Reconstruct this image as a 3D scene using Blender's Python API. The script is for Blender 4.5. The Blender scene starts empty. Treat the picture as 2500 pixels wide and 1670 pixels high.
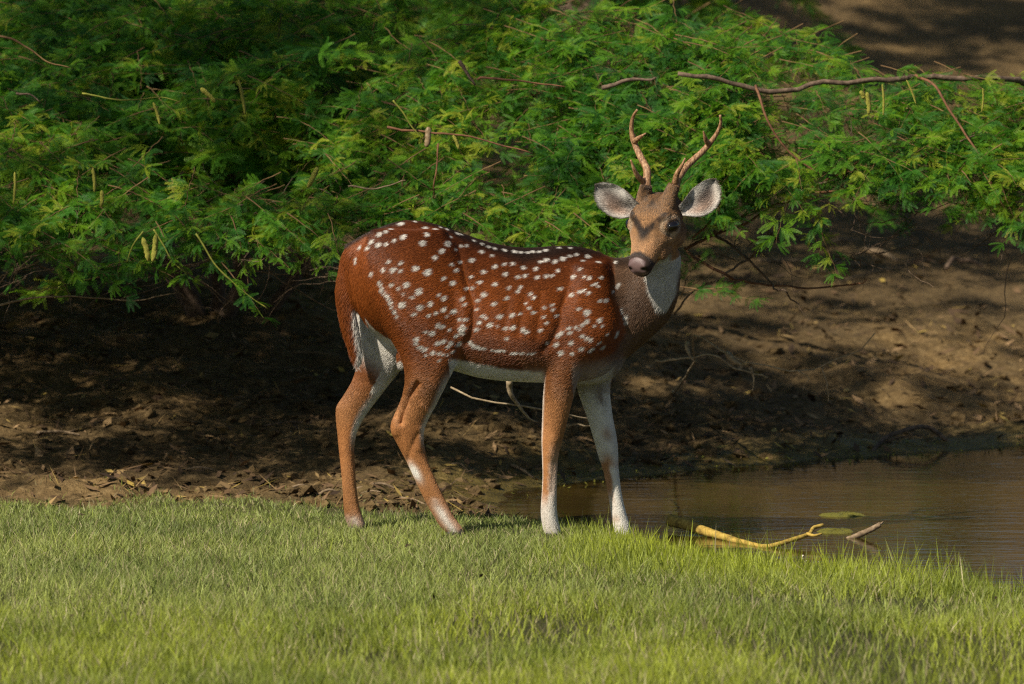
import bpy, bmesh, math, random
import numpy as np
from mathutils import Vector, Matrix

# ---------------------------------------------------------------- camera, light, exposure
scene = bpy.context.scene
COL = scene.collection
CAM = np.array([0.0, -20.0, 2.6]); TGT = np.array([0.0, 0.0, 0.58])
FPX = 810.0 * np.linalg.norm(TGT - CAM)              # focal length in pixels of the 2500 px photograph
cam = bpy.data.cameras.new('camera'); cam_ob = bpy.data.objects.new('camera', cam); COL.objects.link(cam_ob)
cam_ob.location = CAM
cam_ob.rotation_euler = Vector(TGT - CAM).to_track_quat('-Z', 'Y').to_euler()
cam.sensor_width = 36.0; cam.lens = 36.0 * FPX / 2500.0
cam.clip_start = 0.5; cam.clip_end = 2000.0
cam.dof.use_dof = True; cam.dof.focus_distance = 20.0; cam.dof.aperture_fstop = 4.5
scene.camera = cam_ob

SUN_EL, SUN_AZ = math.radians(44), math.radians(-46)   # the sun stands behind the camera, to its left
SUN = np.array([math.sin(SUN_AZ) * math.cos(SUN_EL), -math.cos(SUN_AZ) * math.cos(SUN_EL), math.sin(SUN_EL)])
world = bpy.data.worlds.new('World'); scene.world = world; world.use_nodes = True
wn = world.node_tree.nodes; wl = world.node_tree.links
sky = wn.new('ShaderNodeTexSky'); sky.sky_type = 'NISHITA'; sky.sun_disc = False
sky.sun_elevation = SUN_EL; sky.sun_rotation = math.atan2(SUN[0], SUN[1])
wl.new(sky.outputs[0], wn['Background'].inputs[0]); wn['Background'].inputs[1].default_value = 0.05
sl = bpy.data.lights.new('sun', 'SUN'); sl.energy = 5.0; sl.angle = math.radians(0.53); sl.color = (1.0, 0.90, 0.75)
so = bpy.data.objects.new('sun', sl); COL.objects.link(so)
so.location = (-6, -10, 14); so.rotation_euler = Vector(SUN).to_track_quat('Z', 'Y').to_euler()
scene.view_settings.view_transform = 'Standard'; scene.view_settings.look = 'None'
scene.view_settings.gamma = 1.0; scene.view_settings.exposure = 0.25
scene.view_settings.use_curve_mapping = False
scene.cycles.use_denoising = False; scene.cycles.filter_width = 1.25; scene.cycles.denoiser = 'OPENIMAGEDENOISE'; scene.cycles.denoising_input_passes = 'RGB_ALBEDO_NORMAL'; scene.cycles.denoising_prefilter = 'ACCURATE'
scene.cycles.max_bounces = 8; scene.cycles.diffuse_bounces = 3; scene.cycles.glossy_bounces = 3
scene.cycles.transmission_bounces = 4; scene.cycles.transparent_max_bounces = 8

# ---------------------------------------------------------------- helpers
_f = (TGT - CAM) / np.linalg.norm(TGT - CAM); _r = np.array([1.0, 0, 0]); _u = np.cross(_r, _f)
def at(u, v, Y):
    """the point on the vertical plane y = Y that the photograph shows at pixel (u, v)"""
    d = _f + _r * (u - 1250.0) / FPX + _u * (835.0 - v) / FPX
    return CAM + d * (Y - CAM[1]) / d[1]
def proj(P):
    q = np.asarray(P) - CAM
    z = q @ _f
    return 1250 + FPX * (q @ _r) / z, 835 - FPX * (q @ _u) / z
RS = np.random.RandomState(7)
rnd = random.Random(11)
def sstep(a, b, x):
    t = np.clip((np.asarray(x, float) - a) / (b - a), 0, 1); return t * t * (3 - 2 * t)
_lat = np.random.RandomState(3).rand(64, 64, 64).astype(np.float32)
def vnoise(p):
    p = np.asarray(p, float); i = np.floor(p).astype(int); f = p - i; f = f * f * (3 - 2 * f); i &= 63; j = (i + 1) & 63
    L = _lat
    def l(a, b, t): return a + (b - a) * t
    x0, y0, z0 = i.T; x1, y1, z1 = j.T; fx, fy, fz = f.T
    return l(l(l(L[x0, y0, z0], L[x1, y0, z0], fx), l(L[x0, y1, z0], L[x1, y1, z0], fx), fy),
             l(l(L[x0, y0, z1], L[x1, y0, z1], fx), l(L[x0, y1, z1], L[x1, y1, z1], fx), fy), fz)
def fbm(p, o=4):
    p = np.asarray(p, float); s = 0; a = .5
    for k in range(o): s = s + a * (vnoise(p * 2 ** k + 17.3 * k) - .5); a *= .5
    return s * 2            # about -1..1
def link(o, parent=None):
    COL.objects.link(o)
    if parent is not None: o.parent = parent
    return o
def tag(o, label=None, cat=None, group=None, kind=None):
    for k, val in (('label', label), ('category', cat), ('group', group), ('kind', kind)):
        if val: o[k] = val
    return o
def np_mesh(name, V, F, mat=None, smooth=True, attrs=None):
    """V (n,3); F list of faces or (m,3)/(m,4) array"""
    me = bpy.data.meshes.new(name)
    V = np.asarray(V, np.float32)
    if isinstance(F, np.ndarray):
        k = F.shape[1]; nf = len(F); li = F.astype(np.int32).ravel(); ls = np.arange(nf, dtype=np.int32) * k
    else:
        li = np.array([i for f in F for i in f], np.int32); ln = np.array([len(f) for f in F], np.int32); nf = len(F)
        ls = np.concatenate([[0], np.cumsum(ln)[:-1]]).astype(np.int32)
    me.vertices.add(len(V)); me.vertices.foreach_set('co', V.ravel())
    me.loops.add(len(li)); me.loops.foreach_set('vertex_index', li)
    me.polygons.add(nf); me.polygons.foreach_set('loop_start', ls)
    me.update(calc_edges=True)
    me.polygons.foreach_set('use_smooth', np.full(nf, smooth, bool))
    for an, (typ, dom, data) in (attrs or {}).items():
        a = me.attributes.new(an, typ, dom)
        a.data.foreach_set('color' if 'COLOR' in typ else 'vector' if typ == 'FLOAT_VECTOR' else 'value', np.asarray(data, np.float32).ravel())
    me.validate()
    if mat: me.materials.append(mat)
    return me
def rgba(c, n=None):
    c = np.asarray(c, float)
    return np.concatenate([c, np.ones(c.shape[:-1] + (1,))], -1)
def empty(name, loc=(0, 0, 0)):
    o = bpy.data.objects.new(name, None); o.location = loc; o.empty_display_size = .1; return link(o)
def obj(name, me, parent=None):
    return link(bpy.data.objects.new(name, me), parent)
def tube(path, rad, seg=8, cap=True, jit=0.0):
    """verts, faces of a tapered tube along path (n,3)"""
    path = np.asarray(path, float); rad = np.asarray(rad, float); n = len(path)
    t = np.gradient(path, axis=0); t /= np.linalg.norm(t, axis=1)[:, None] + 1e-9
    a = np.array([0, 0, 1.0]) if abs(t[0, 2]) < .9 else np.array([1.0, 0, 0])
    V = []
    for i in range(n):
        b = a - t[i] * (a @ t[i]); b /= np.linalg.norm(b); a = b; c = np.cross(t[i], b)
        for k in range(seg):
            w = 2 * math.pi * k / seg; r = rad[i] * (1 + (jit * (rnd.random() - .5) if jit else 0))
            V.append(path[i] + r * (math.cos(w) * b + math.sin(w) * c))
    F = [[i * seg + k, i * seg + (k + 1) % seg, (i + 1) * seg + (k + 1) % seg, (i + 1) * seg + k] for i in range(n - 1) for k in range(seg)]
    if cap:
        V.append(path[0]); V.append(path[-1]); e = len(V)
        F += [[e - 2, (k + 1) % seg, k] for k in range(seg)]
        F += [[e - 1, (n - 1) * seg + k, (n - 1) * seg + (k + 1) % seg] for k in range(seg)]
    return np.array(V), F
def smooth_path(pts, n=24):
    P = np.asarray(pts, float); d = np.concatenate([[0], np.cumsum(np.linalg.norm(np.diff(P, axis=0), axis=1))])
    s = np.linspace(0, d[-1], n); out = np.stack([np.interp(s, d, P[:, k]) for k in range(P.shape[1])], 1)
    m = np.gradient(P, d, axis=0)
    i = np.clip(np.searchsorted(d, s) - 1, 0, len(P) - 2); h = (d[i + 1] - d[i]); t = ((s - d[i]) / h)[:, None]; h = h[:, None]
    return ((2 * t**3 - 3 * t**2 + 1) * P[i] + (t**3 - 2 * t**2 + t) * h * m[i] + (-2 * t**3 + 3 * t**2) * P[i + 1] + (t**3 - t**2) * h * m[i + 1])
def merge(parts):
    V = []; F = []; o = 0
    for v, f in parts:
        V.append(v); F += [[i + o for i in q] for q in f]; o += len(v)
    return np.concatenate(V), F
class NT:
    """tiny helper round a material's node tree"""
    def __init__(s, name):
        s.m = bpy.data.materials.new(name); s.m.use_nodes = True; s.t = s.m.node_tree; s.b = s.t.nodes['Principled BSDF']; s.out = s.t.nodes['Material Output']
    def n(s, typ, **kw):
        x = s.t.nodes.new(typ)
        for k, val in kw.items():
            if k.startswith('i_'):
                key = k[2:]; x.inputs[int(key) if key.isdigit() else key.replace('_', ' ')].default_value = val
            else: setattr(x, k, val)
        return x
    def l(s, a, b): s.t.links.new(a, b)
    def set(s, **kw):
        for k, val in kw.items(): s.b.inputs[k.replace('_', ' ')].default_value = val
    def noise(s, scale, detail=4, rough=.6, coord=None):
        x = s.n('ShaderNodeTexNoise'); x.inputs['Scale'].default_value = scale; x.inputs['Detail'].default_value = detail; x.inputs['Roughness'].default_value = rough
        if coord is not None: s.l(coord, x.inputs['Vector'])
        return x.outputs['Fac']
    def ramp(s, fac, stops):
        x = s.n('ShaderNodeValToRGB'); e = x.color_ramp.elements
        while len(e) < len(stops): e.new(.5)
        for k, (p, c) in enumerate(stops): e[k].position = p; e[k].color = (*c, 1)
        s.l(fac, x.inputs[0]); return x.outputs[0]
    def mix(s, fac, a, b, mode='MIX'):
        x = s.n('ShaderNodeMix', data_type='RGBA', blend_type=mode)
        for sock, val in ((x.inputs[0], fac), (x.inputs[6], a), (x.inputs[7], b)):
            if hasattr(val, 'links') or hasattr(val, 'is_linked'): s.l(val, sock)
            else: sock.default_value = val if isinstance(val, (int, float)) else (*val, 1)
        return x.outputs[2]
    def bump(s, h, strength=.5, dist=.01):
        x = s.n('ShaderNodeBump'); x.inputs['Strength'].default_value = strength; x.inputs['Distance'].default_value = dist
        s.l(h, x.inputs['Height']); s.l(x.outputs[0], s.b.inputs['Normal']); return x
# ---------------------------------------------------------------- the deer
def m_fur(name, rough, spec):
    t = NT(name); a = t.n('ShaderNodeAttribute', attribute_name='col')
    t.l(a.outputs['Color'], t.b.inputs['Base Color']); t.set(Roughness=rough); t.b.inputs['Specular IOR Level'].default_value = spec
    t.b.inputs['Sheen Weight'].default_value = .0
    return t.m
M_SKIN = m_fur('coat_skin', .75, .15); M_HAIR = m_fur('coat_hair', .42, .4)

def ring_stack(slices, seg=28, n=2.0, dense=3):
    """closed loft through horizontal slices (v, u_left, u_right, Y, half thickness)"""
    S = np.array(slices, float); k = np.arange(len(S)); q = np.linspace(0, len(S) - 1, (len(S) - 1) * dense + 1)
    S = smooth_path(np.c_[k * 1e-3, S][:, 1:], len(q)) if False else np.stack([np.interp(q, k, S[:, c]) for c in range(5)], 1)
    for _ in range(2): S[1:-1] = .25 * S[:-2] + .5 * S[1:-1] + .25 * S[2:]
    V = []
    for v, a, b, Y, ry in S:
        A = at(a, v, Y); B = at(b, v, Y); c = (A + B) / 2; rx = np.linalg.norm(B - A) / 2
        for i in range(seg):
            w = 2 * math.pi * i / seg; cw, sw = math.cos(w), math.sin(w)
            V.append(c + np.array([rx * np.sign(cw) * abs(cw) ** (2 / n), ry * np.sign(sw) * abs(sw) ** (2 / n), 0]))
    return close_loft(V, len(S), seg)
def close_loft(V, n, seg):
    V = list(V)
    F = [[i * seg + k, i * seg + (k + 1) % seg, (i + 1) * seg + (k + 1) % seg, (i + 1) * seg + k] for i in range(n - 1) for k in range(seg)]
    V.append(np.mean(V[:seg], axis=0)); V.append(np.mean(V[(n - 1) * seg:n * seg], axis=0)); e = len(V)
    F += [[e - 2, (k + 1) % seg, k] for k in range(seg)] + [[e - 1, (n - 1) * seg + k, (n - 1) * seg + (k + 1) % seg] for k in range(seg)]
    return np.array(V), F
def blob(c, r, R=None, seg=16):
    V = []
    for i in range(1, seg):
        th = math.pi * i / seg
        for k in range(seg):
            ph = 2 * math.pi * k / seg; p = np.array([math.sin(th) * math.cos(ph), math.sin(th) * math.sin(ph), math.cos(th)]) * r
            V.append(np.asarray(c) + (R @ p if R is not None else p))
    return close_loft(V, seg - 1, seg)

parts = []
# trunk: stations (u, v top, v bottom, half width, height of the widest line 0 top..1 bottom)
T = np.array([(846, 604, 690, .035, .5), (858, 591, 730, .07, .5), (880, 577, 770, .095, .5), (905, 565, 805, .115, .5), (955, 545, 838, .134, .5),
     (1000, 536, 860, .142, .5), (1060, 546, 886, .143, .5), (1110, 563, 904, .142, .5), (1165, 584, 921, .15, .55), (1234, 602, 929, .157, .57),
     (1286, 607, 931, .157, .57), (1339, 602, 933, .149, .56), (1390, 600, 937, .137, .55), (1430, 605, 940, .124, .54), (1470, 618, 934, .11, .53),
     (1500, 632, 920, .092, .52), (1520, 652, 897, .07, .5), (1531, 690, 860, .04, .5)])
q = np.linspace(0, len(T) - 1, 70); T = np.stack([np.interp(q, np.arange(len(T)), T[:, c]) for c in range(5)], 1)
for _ in range(3): T[1:-1] = .25 * T[:-2] + .5 * T[1:-1] + .25 * T[2:]
V = []; SEG = 40
for u, vt, vb, w, wl_ in T:
    top = at(u, vt, 0); bot = at(u, vb, 0); zm = top[2] + (bot[2] - top[2]) * wl_
    for k in range(SEG):
        a = 2 * math.pi * k / SEG; cs, sn = math.cos(a), math.sin(a)
        yy = w * np.sign(sn) * abs(sn) ** .92
        zz = zm + (top[2] - zm) * cs * (abs(cs) ** .12 if cs > 0 else 1) if cs > 0 else zm + (zm - bot[2]) * cs * abs(cs) ** -.1 if abs(cs) > .02 else zm
        V.append((top[0], yy, zz))
parts.append(close_loft(V, len(T), SEG))
# neck: (top u, v), (bottom u, v), Y, half width
N = np.array([(1420, 616, 1470, 915, 0, .10), (1490, 630, 1540, 868, 0, .088), (1535, 628, 1592, 822, -.005, .076), (1566, 604, 1632, 784, -.015, .066),
     (1584, 568, 1654, 735, -.03, .059), (1597, 530, 1661, 680, -.045, .055), (1606, 500, 1662, 628, -.055, .05)])
q = np.linspace(0, len(N) - 1, 30); N = np.stack([np.interp(q, np.arange(len(N)), N[:, c]) for c in range(6)], 1)
for _ in range(2): N[1:-1] = .25 * N[:-2] + .5 * N[1:-1] + .25 * N[2:]
V = []
for tu, tv, bu, bv, Y, w in N:
    A = at(tu, tv, Y); B = at(bu, bv, Y); c = (A + B) / 2; h = (A - B) / 2
    for k in range(32):
        a = 2 * math.pi * k / 32; V.append(c + h * math.cos(a) + np.array([0, w * math.sin(a), 0]))
parts.append(close_loft(V, len(N), 32))
LEGS = dict(
 near_hind=[(560, 905, 1090, -.06, .05), (620, 874, 1116, -.082, .07), (680, 874, 1137, -.09, .079), (744, 896, 1152, -.093, .077), (800, 934, 1150, -.093, .071), (846, 966, 1135, -.091, .062),
  (884, 984, 1117, -.089, .054), (919, 990, 1098, -.087, .047), (955, 986, 1080, -.086, .040), (986, 976, 1066, -.085, .036), (1014, 962, 1050, -.084, .033), (1042, 951, 1037, -.083, .031),
  (1066, 960, 1033, -.082, .029), (1094, 975, 1036, -.081, .026), (1129, 994, 1045, -.08, .023), (1182, 1018, 1068, -.08, .0215), (1231, 1042, 1092, -.08, .022), (1262, 1060, 1108, -.08, .024), (1285, 1074, 1126, -.08, .023), (1300, 1088, 1136, -.08, .02)],
 far_hind=[(590, 885, 1090, .07, .06), (660, 869, 1108, .083, .073), (720, 868, 1108, .088, .075), (780, 868, 1085, .09, .072), (830, 870, 1046, .09, .067), (870, 873, 1010, .088, .058), (899, 870, 984, .087, .05),
  (930, 861, 956, .086, .043), (969, 838, 926, .085, .037), (993, 819, 908, .084, .034), (1025, 820, 885, .083, .03), (1059, 824, 869, .082, .026), (1094, 827, 864, .081, .0235), (1129, 831, 866, .08, .022),
  (1182, 836, 869, .08, .021), (1234, 839, 876, .08, .022), (1258, 841, 884, .08, .024), (1276, 846, 890, .08, .023), (1288, 852, 893, .08, .02)],
 near_front=[(640, 1402, 1488, -.06, .045), (690, 1386, 1500, -.08, .054), (740, 1373, 1512, -.088, .058), (790, 1362, 1519, -.09, .059), (830, 1345, 1504, -.088, .057), (855, 1331, 1478, -.086, .053), (880, 1328, 1442, -.084, .048),
  (902, 1331, 1421, -.082, .044), (948, 1328, 1405, -.08, .039), (997, 1325, 1392, -.078, .034), (1046, 1323, 1381, -.076, .031), (1080, 1322, 1371, -.075, .029), (1122, 1324, 1361, -.075, .024),
  (1164, 1325, 1360, -.075, .021), (1206, 1323, 1359, -.075, .021), (1241, 1320, 1359, -.075, .0235), (1269, 1321, 1362, -.075, .024), (1290, 1326, 1368, -.075, .023), (1304, 1331, 1371, -.075, .02)],
 far_front=[(740, 1395, 1508, .08, .05), (800, 1392, 1518, .085, .054), (850, 1395, 1514, .083, .05), (890, 1400, 1505, .08, .047), (934, 1407, 1490, .078, .042), (965, 1414, 1488, .077, .04), (1007, 1430, 1494, .076, .036),
  (1046, 1442, 1501, .075, .034), (1080, 1452, 1508, .075, .033), (1115, 1461, 1509, .075, .03), (1143, 1472, 1510, .075, .025), (1182, 1480, 1514, .075, .022), (1220, 1487, 1520, .075, .022), (1259, 1493, 1530, .075, .024), (1290, 1498, 1541, .075, .0245), (1312, 1505, 1542, .075, .022), (1322, 1509, 1542, .075, .019)])
for s in LEGS.values(): parts.append(ring_stack(s))
parts.append(ring_stack([(592, 846, 876, -.005, .022), (620, 836, 870, -.01, .024), (654, 829, 866, -.015, .024), (702, 819, 867, -.02, .025), (744, 822, 868, -.022, .025), (797, 832, 874, -.022, .023), (849, 849, 884, -.02, .018), (881, 864, 885, -.018, .01), (897, 872, 878, -.018, .004)], 20))
parts.append(blob(at(981, 872, -.005), np.array([.018, .02, .04])))
# head: local axes f (to the nose), r (towards the picture's right), d (out of the forehead)
YAW, PIT, ROL = math.radians(31), math.radians(49), math.radians(0)
hf = np.array([-math.sin(YAW) * math.cos(PIT), -math.cos(YAW) * math.cos(PIT), -math.sin(PIT)])
hr = np.array([math.cos(YAW), -math.sin(YAW), 0.0]); hd = np.cross(hr, hf)
if hd[2] < 0: hd = -hd
hr, hd = hr * math.cos(ROL) + hd * math.sin(ROL), hd * math.cos(ROL) - hr * math.sin(ROL)
HO = at(1597, 566, -.085)
def hp(x, r, d): return HO + hf * x + hr * r + hd * d
def hl(P):
    q = np.asarray(P) - HO; return q @ hf, q @ hr, q @ hd
HS = np.array([(-.125, .03, -.04, .04), (-.105, .058, -.062, .058), (-.07, .074, -.078, .068), (-.035, .075, -.085, .081), (-.005, .067, -.084, .083), (.02, .056, -.078, .075), (.045, .047, -.068, .058), (.07, .041, -.058, .048),
     (.09, .037, -.051, .0415), (.11, .034, -.046, .0385), (.125, .032, -.043, .0385), (.137, .027, -.038, .036), (.146, .018, -.03, .029), (.152, .005, -.018, .017)])
q = np.linspace(0, len(HS) - 1, 56); HS = np.stack([np.interp(q, np.arange(len(HS)), HS[:, c]) for c in range(4)], 1)
for _ in range(2): HS[1:-1] = .25 * HS[:-2] + .5 * HS[1:-1] + .25 * HS[2:]
V = []
for x, dt, dv, w in HS:
    zm = dt - (dt - dv) * .42
    for k in range(32):
        a = 2 * math.pi * k / 32; cs, sn = math.cos(a), math.sin(a)
        jaw = 1 if cs > 0 else 1 - (.38 if x > .05 else .22) * abs(cs) ** 1.2          # narrower below, towards the jaw
        V.append(hp(x, w * jaw * np.sign(sn) * abs(sn) ** .72, zm + (dt - zm) * cs * abs(cs) ** .05 if cs > 0 else zm + (zm - dv) * cs))
parts.append(close_loft(V, len(HS), 32))
HR = np.stack([hf, hr, hd], 1)
for s in (-1, 1):
    parts.append(blob(hp(-.002, s * .056, .034), np.array([.026, .02, .02]), HR))        # eyelids
    parts.append(blob(hp(-.022, s * .050, .052), np.array([.03, .018, .014]), HR))        # brow ridge
    parts.append(blob(hp(.035, s * .043, -.02), np.array([.05, .017, .028]), HR))          # cheek
    parts.append(blob(hp(-.022, s * .058, -.036), np.array([.045, .021, .034]), HR))       # jaw muscle
    top = at(1578 if s < 0 else 1646, 452, -.075 - .012 * s); base = hp(-.055, s * .040, .045)      # pedicles
    parts.append(tube(smooth_path([base, (base + top) / 2 + np.array([0, .003, .006]), top], 8), np.linspace(.026, .0185, 8), 16))
    parts.append(blob(hp(.134, s * .019, .009), np.array([.015, .016, .015]), HR))         # nostril wings

pv, pf = merge(parts)
raw = bpy.data.objects.new('deer_raw', np_mesh('deer_raw', pv, pf)); COL.objects.link(raw)
md = raw.modifiers.new('r', 'REMESH'); md.mode = 'VOXEL'; md.voxel_size = .0034; md.use_smooth_shade = True
dg = bpy.context.evaluated_depsgraph_get(); rm = bpy.data.meshes.new_from_object(raw.evaluated_get(dg))
bpy.data.objects.remove(raw)
bv = np.empty(len(rm.vertices) * 3, np.float32); rm.vertices.foreach_get('co', bv); bv = bv.reshape(-1, 3).astype(float)
bq = np.empty(len(rm.loops), np.int32); rm.loops.foreach_get('vertex_index', bq)
lt = np.empty(len(rm.polygons), np.int32); rm.polygons.foreach_get('loop_total', lt)
assert (lt == 4).all(); bq = bq.reshape(-1, 4)
ed = np.empty(len(rm.edges) * 2, np.int32); rm.edges.foreach_get('vertices', ed); ed = ed.reshape(-1, 2)
bpy.data.meshes.remove(rm)
deg = np.bincount(ed.ravel(), minlength=len(bv)).astype(float)
def lap(P):
    return np.stack([np.bincount(ed[:, 0], P[ed[:, 1], c], len(P)) + np.bincount(ed[:, 1], P[ed[:, 0], c], len(P)) for c in range(3)], 1) / deg[:, None] - P
def vnorm(P, Q):
    n = np.cross(P[Q[:, 2]] - P[Q[:, 0]], P[Q[:, 3]] - P[Q[:, 1]]); out = np.zeros_like(P)
    for k in range(4):
        for c in range(3): out[:, c] += np.bincount(Q[:, k], n[:, c], len(P))
    return out / (np.linalg.norm(out, axis=1)[:, None] + 1e-12)
hx, hrr, hdd = hl(bv)
is_head = ((np.abs(hrr) < np.interp(hx, HS[:, 0], HS[:, 3]) + .01) | (hdd > .02)) & (hdd > np.interp(hx, HS[:, 0], HS[:, 2]) - .007) & (hx > np.where(hdd > .02, -.16, -.09)) & (np.abs(hrr) < .1) & (hdd > -.1) & (hdd < .2) & (hx < .2)
# blend the joints of limbs, neck and trunk; keep the head and the lower legs crisp
wj = .5 * sstep(.40, .52, bv[:, 2]) * np.where(is_head, .0, 1.0)
for k in range(45):
    bv += lap(bv) * wj[:, None]
eu, ev_ = proj(bv); w2 = .5 * np.exp(-((eu - 1505) / 42) ** 2) * sstep(585, 610, ev_) * (1 - sstep(820, 880, ev_)) * ~is_head
for k in range(110): bv += lap(bv) * w2[:, None]          # shoulder runs softly into the neck
for k in range(6): bv += .5 * lap(bv)
for k in range(2): bv -= .3 * lap(bv)

# the eye on the near side is where the photograph shows it; the other mirrors it
hx, hrr, hdd = hl(bv); eu, ev_ = proj(bv); _n = vnorm(bv, bq)
k_ = np.where((np.hypot(eu - 1648, ev_ - 551) < 5) & (_n[:, 1] < 0) & (hx > -.1) & (hdd > -.1))[0]; k_ = k_[np.argmin(bv[k_, 1])]
ex, er, ed_ = hx[k_], abs(hrr[k_]), hdd[k_]; print('EYE at', ex, er, ed_)
EYE = []; EYER = []
for s in (-1, 1):
    n_ = .75 * s * hr + .55 * hd + .15 * hf; n_ /= np.linalg.norm(n_); l_ = s * .75 * hr - .62 * hf - .2 * hd; l_ -= n_ * (l_ @ n_); l_ /= np.linalg.norm(l_)
    EYER.append(np.stack([l_, np.cross(n_, l_), n_], 1)); EYE.append(hp(ex, s * er, ed_) - n_ * .0005)
def polyd(u, v, pts):
    d = np.full(len(u), 1e9); pts = np.array(pts, float)
    for a, b in zip(pts[:-1], pts[1:]):
        ab = b - a; t = np.clip(((u - a[0]) * ab[0] + (v - a[1]) * ab[1]) / (ab @ ab), 0, 1)
        d = np.minimum(d, np.hypot(u - a[0] - t * ab[0], v - a[1] - t * ab[1]))
    return d
def brush(pts, rad, depth, far=False):
    """press (depth < 0) or raise the near flank along a line; the far flank gets the mirrored stroke"""
    global bv
    n = vnorm(bv, bq); m = bv.copy(); side = bv[:, 1] < .0
    u, v = proj(np.c_[bv[:, 0], -np.abs(bv[:, 1]), bv[:, 2]]) if far else proj(bv)
    d = polyd(u, v, pts); w = np.exp(-(d / rad) ** 2)
    ny = np.where(side, -n[:, 1], n[:, 1]) if far else -n[:, 1]
    w *= sstep(.0, .4, ny) * (1 if far else side)
    bv = bv + n * (w * depth)[:, None]
Z2 = lambda pts: [(780 + .3492 * a, 500 + .3492 * b) for a, b in pts]
Z3 = lambda pts: [(780 + .3492 * a, 850 + .3492 * b) for a, b in pts]
Z1 = lambda pts: [(1400 + .3509 * a, 250 + .3509 * b) for a, b in pts]
brush(Z2([(975, 290), (1030, 520), (1080, 700), (1075, 840), (1035, 950)]), 11, -.0065, True)          # flank fold
brush(Z2([(930, 300), (985, 520), (1030, 700), (1020, 850)]), 22, .006, True)
brush(Z2([(1740, 610), (1700, 720), (1685, 840), (1630, 950), (1575, 1010)]), 11, -.0055, True)        # behind the shoulder
brush(Z2([(1800, 640), (1770, 760), (1740, 900)]), 22, .006, True)
brush(Z2([(2060, 400), (2060, 640), (2125, 790), (2140, 880)]), 11, -.005, True)                      # shoulder to neck
brush(Z2([(1450, 640), (1400, 900)]), 10, -.003, True); brush(Z2([(1560, 620), (1530, 900)]), 10, -.003, True); brush(Z2([(1340, 640), (1300, 880)]), 10, -.0025, True)   # ribs
brush(Z2([(480, 560), (600, 800), (760, 980)]), 14, -.004, True)
brush(Z2([(1000, 890), (900, 1100), (820, 1250)]), 26, .006, True)
brush(Z3([(690, 250), (620, 340), (585, 430), (565, 520)]), 7, -.014)                                   # tendon groove above the hock
brush(Z3([(540, 520), (530, 590)]), 10, .005); brush(Z3([(690, 600), (640, 700), (620, 780)]), 7, -.003)
brush(Z3([(720, 400), (760, 440)]), 6, .003); brush(Z3([(700, 560), (700, 700)]), 8, .003)
brush(Z3([(300, 190), (230, 330), (195, 440), (180, 520)]), 7, -.012)
bv_side = bv
brush(Z3([(1630, 640), (1610, 740)]), 12, .004); brush(Z3([(1640, 800), (1625, 1000)]), 6, -.003)
for a in (-1, 1):                                                                                       # finer head shapes, both sides alike
    hx, hrr, hdd = hl(bv); n = vnorm(bv, bq)
    def hb(x, r, d, rad, depth):
        global bv
        w = np.exp(-((hx - x) ** 2 + (hrr - a * r) ** 2 + (hdd - d) ** 2) / rad ** 2); bv = bv + n * (w * depth)[:, None]
    hb(.143, .022, .008, .007, -.009)                 # nostril
    hb(ex + .026, er - .006, ed_ - .012, .011, -.005)                 # tear pit
    for k in range(7): hb(.07 + .012 * k, .038 - .001 * k, -.026 + .001 * k, .006, -.004)     # mouth
    hb(-.045, .07, -.01, .022, -.004)
bv += .35 * lap(bv)
NORM = vnorm(bv, bq); hx, hrr, hdd = hl(bv)
U, Vv = proj(bv); Um, Vm = proj(np.c_[bv[:, 0], -np.abs(bv[:, 1]), bv[:, 2]])
X, Y, Z = bv.T; NY = np.where(Y < 0, -NORM[:, 1], NORM[:, 1])       # outward on either side

# coat colours: the animal's own markings, with painted shading on the lower flank
def lin(r, g, b): 
    c = np.array([r, g, b]) / 255.; return np.where(c < .04045, c / 12.92, ((c + .055) / 1.055) ** 2.4)
RED = np.array([.25, .066, .0105]); DARK = np.array([.018, .010, .006]); TAN = np.array([.40, .185, .07]); WHT = np.array([.72, .69, .63]); NECK = np.array([.145, .082, .047]); FACE = np.array([.40, .22, .10])
nz = fbm(bv * 14) ; nf = fbm(bv * 60, 3)
C = np.tile(RED, (len(bv), 1)).astype(float)
def paint(c, w):
    global C
    w = np.clip(np.asarray(w, float), 0, 1)[:, None]; C = C * (1 - w) + np.asarray(c) * w
head_w = np.where(is_head, 1, 0)
hx0 = hx
is_head = ((np.abs(hrr) < np.interp(hx, HS[:, 0], HS[:, 3]) + .01) | (hdd > .02)) & (hdd > np.interp(hx, HS[:, 0], HS[:, 2]) - .007) & (hx > np.where(hdd > .02, -.16, -.09)) & (np.abs(hrr) < .1) & (hdd > -.1) & (hdd < .2) & (hx < .2) & (U > 1530)
body = ~is_head
back = np.interp(U, [846, 905, 1000, 1060, 1165, 1286, 1390, 1478, 1534], [604, 565, 536, 546, 584, 607, 600, 620, 628])
dist_back = Vm - back + 4 * nz
paint(np.array([.085, .02, .005]), body * (U > 900) * (U < 1500) * (1 - sstep(20, 150, dist_back)) * .75)
paint(DARK, body * (U < 1540) * (1 - sstep(-2 + 22 * np.exp(-((U - 1290) / 130) ** 2), 12 + 48 * np.exp(-((U - 1290) / 150) ** 2), dist_back)) * .95)
paint(np.array([.12, .033, .009]), body * sstep(800, 880, Vm) * (U > 1130) * (U < 1340) * .7)  # shading towards the belly, put into the coat colour
# neck and chest
nk = body * sstep(-8, 10, U - np.interp(Vv, [600, 640, 723, 779, 807, 860, 900], [1496, 1496, 1500, 1524, 1530, 1500, 1420]) + 5 * nf) * (Z > .42)
paint(NECK, nk); paint(DARK, nk * (1 - sstep(640, 660, Vv)) * (U < 1560) * .8)
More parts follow.
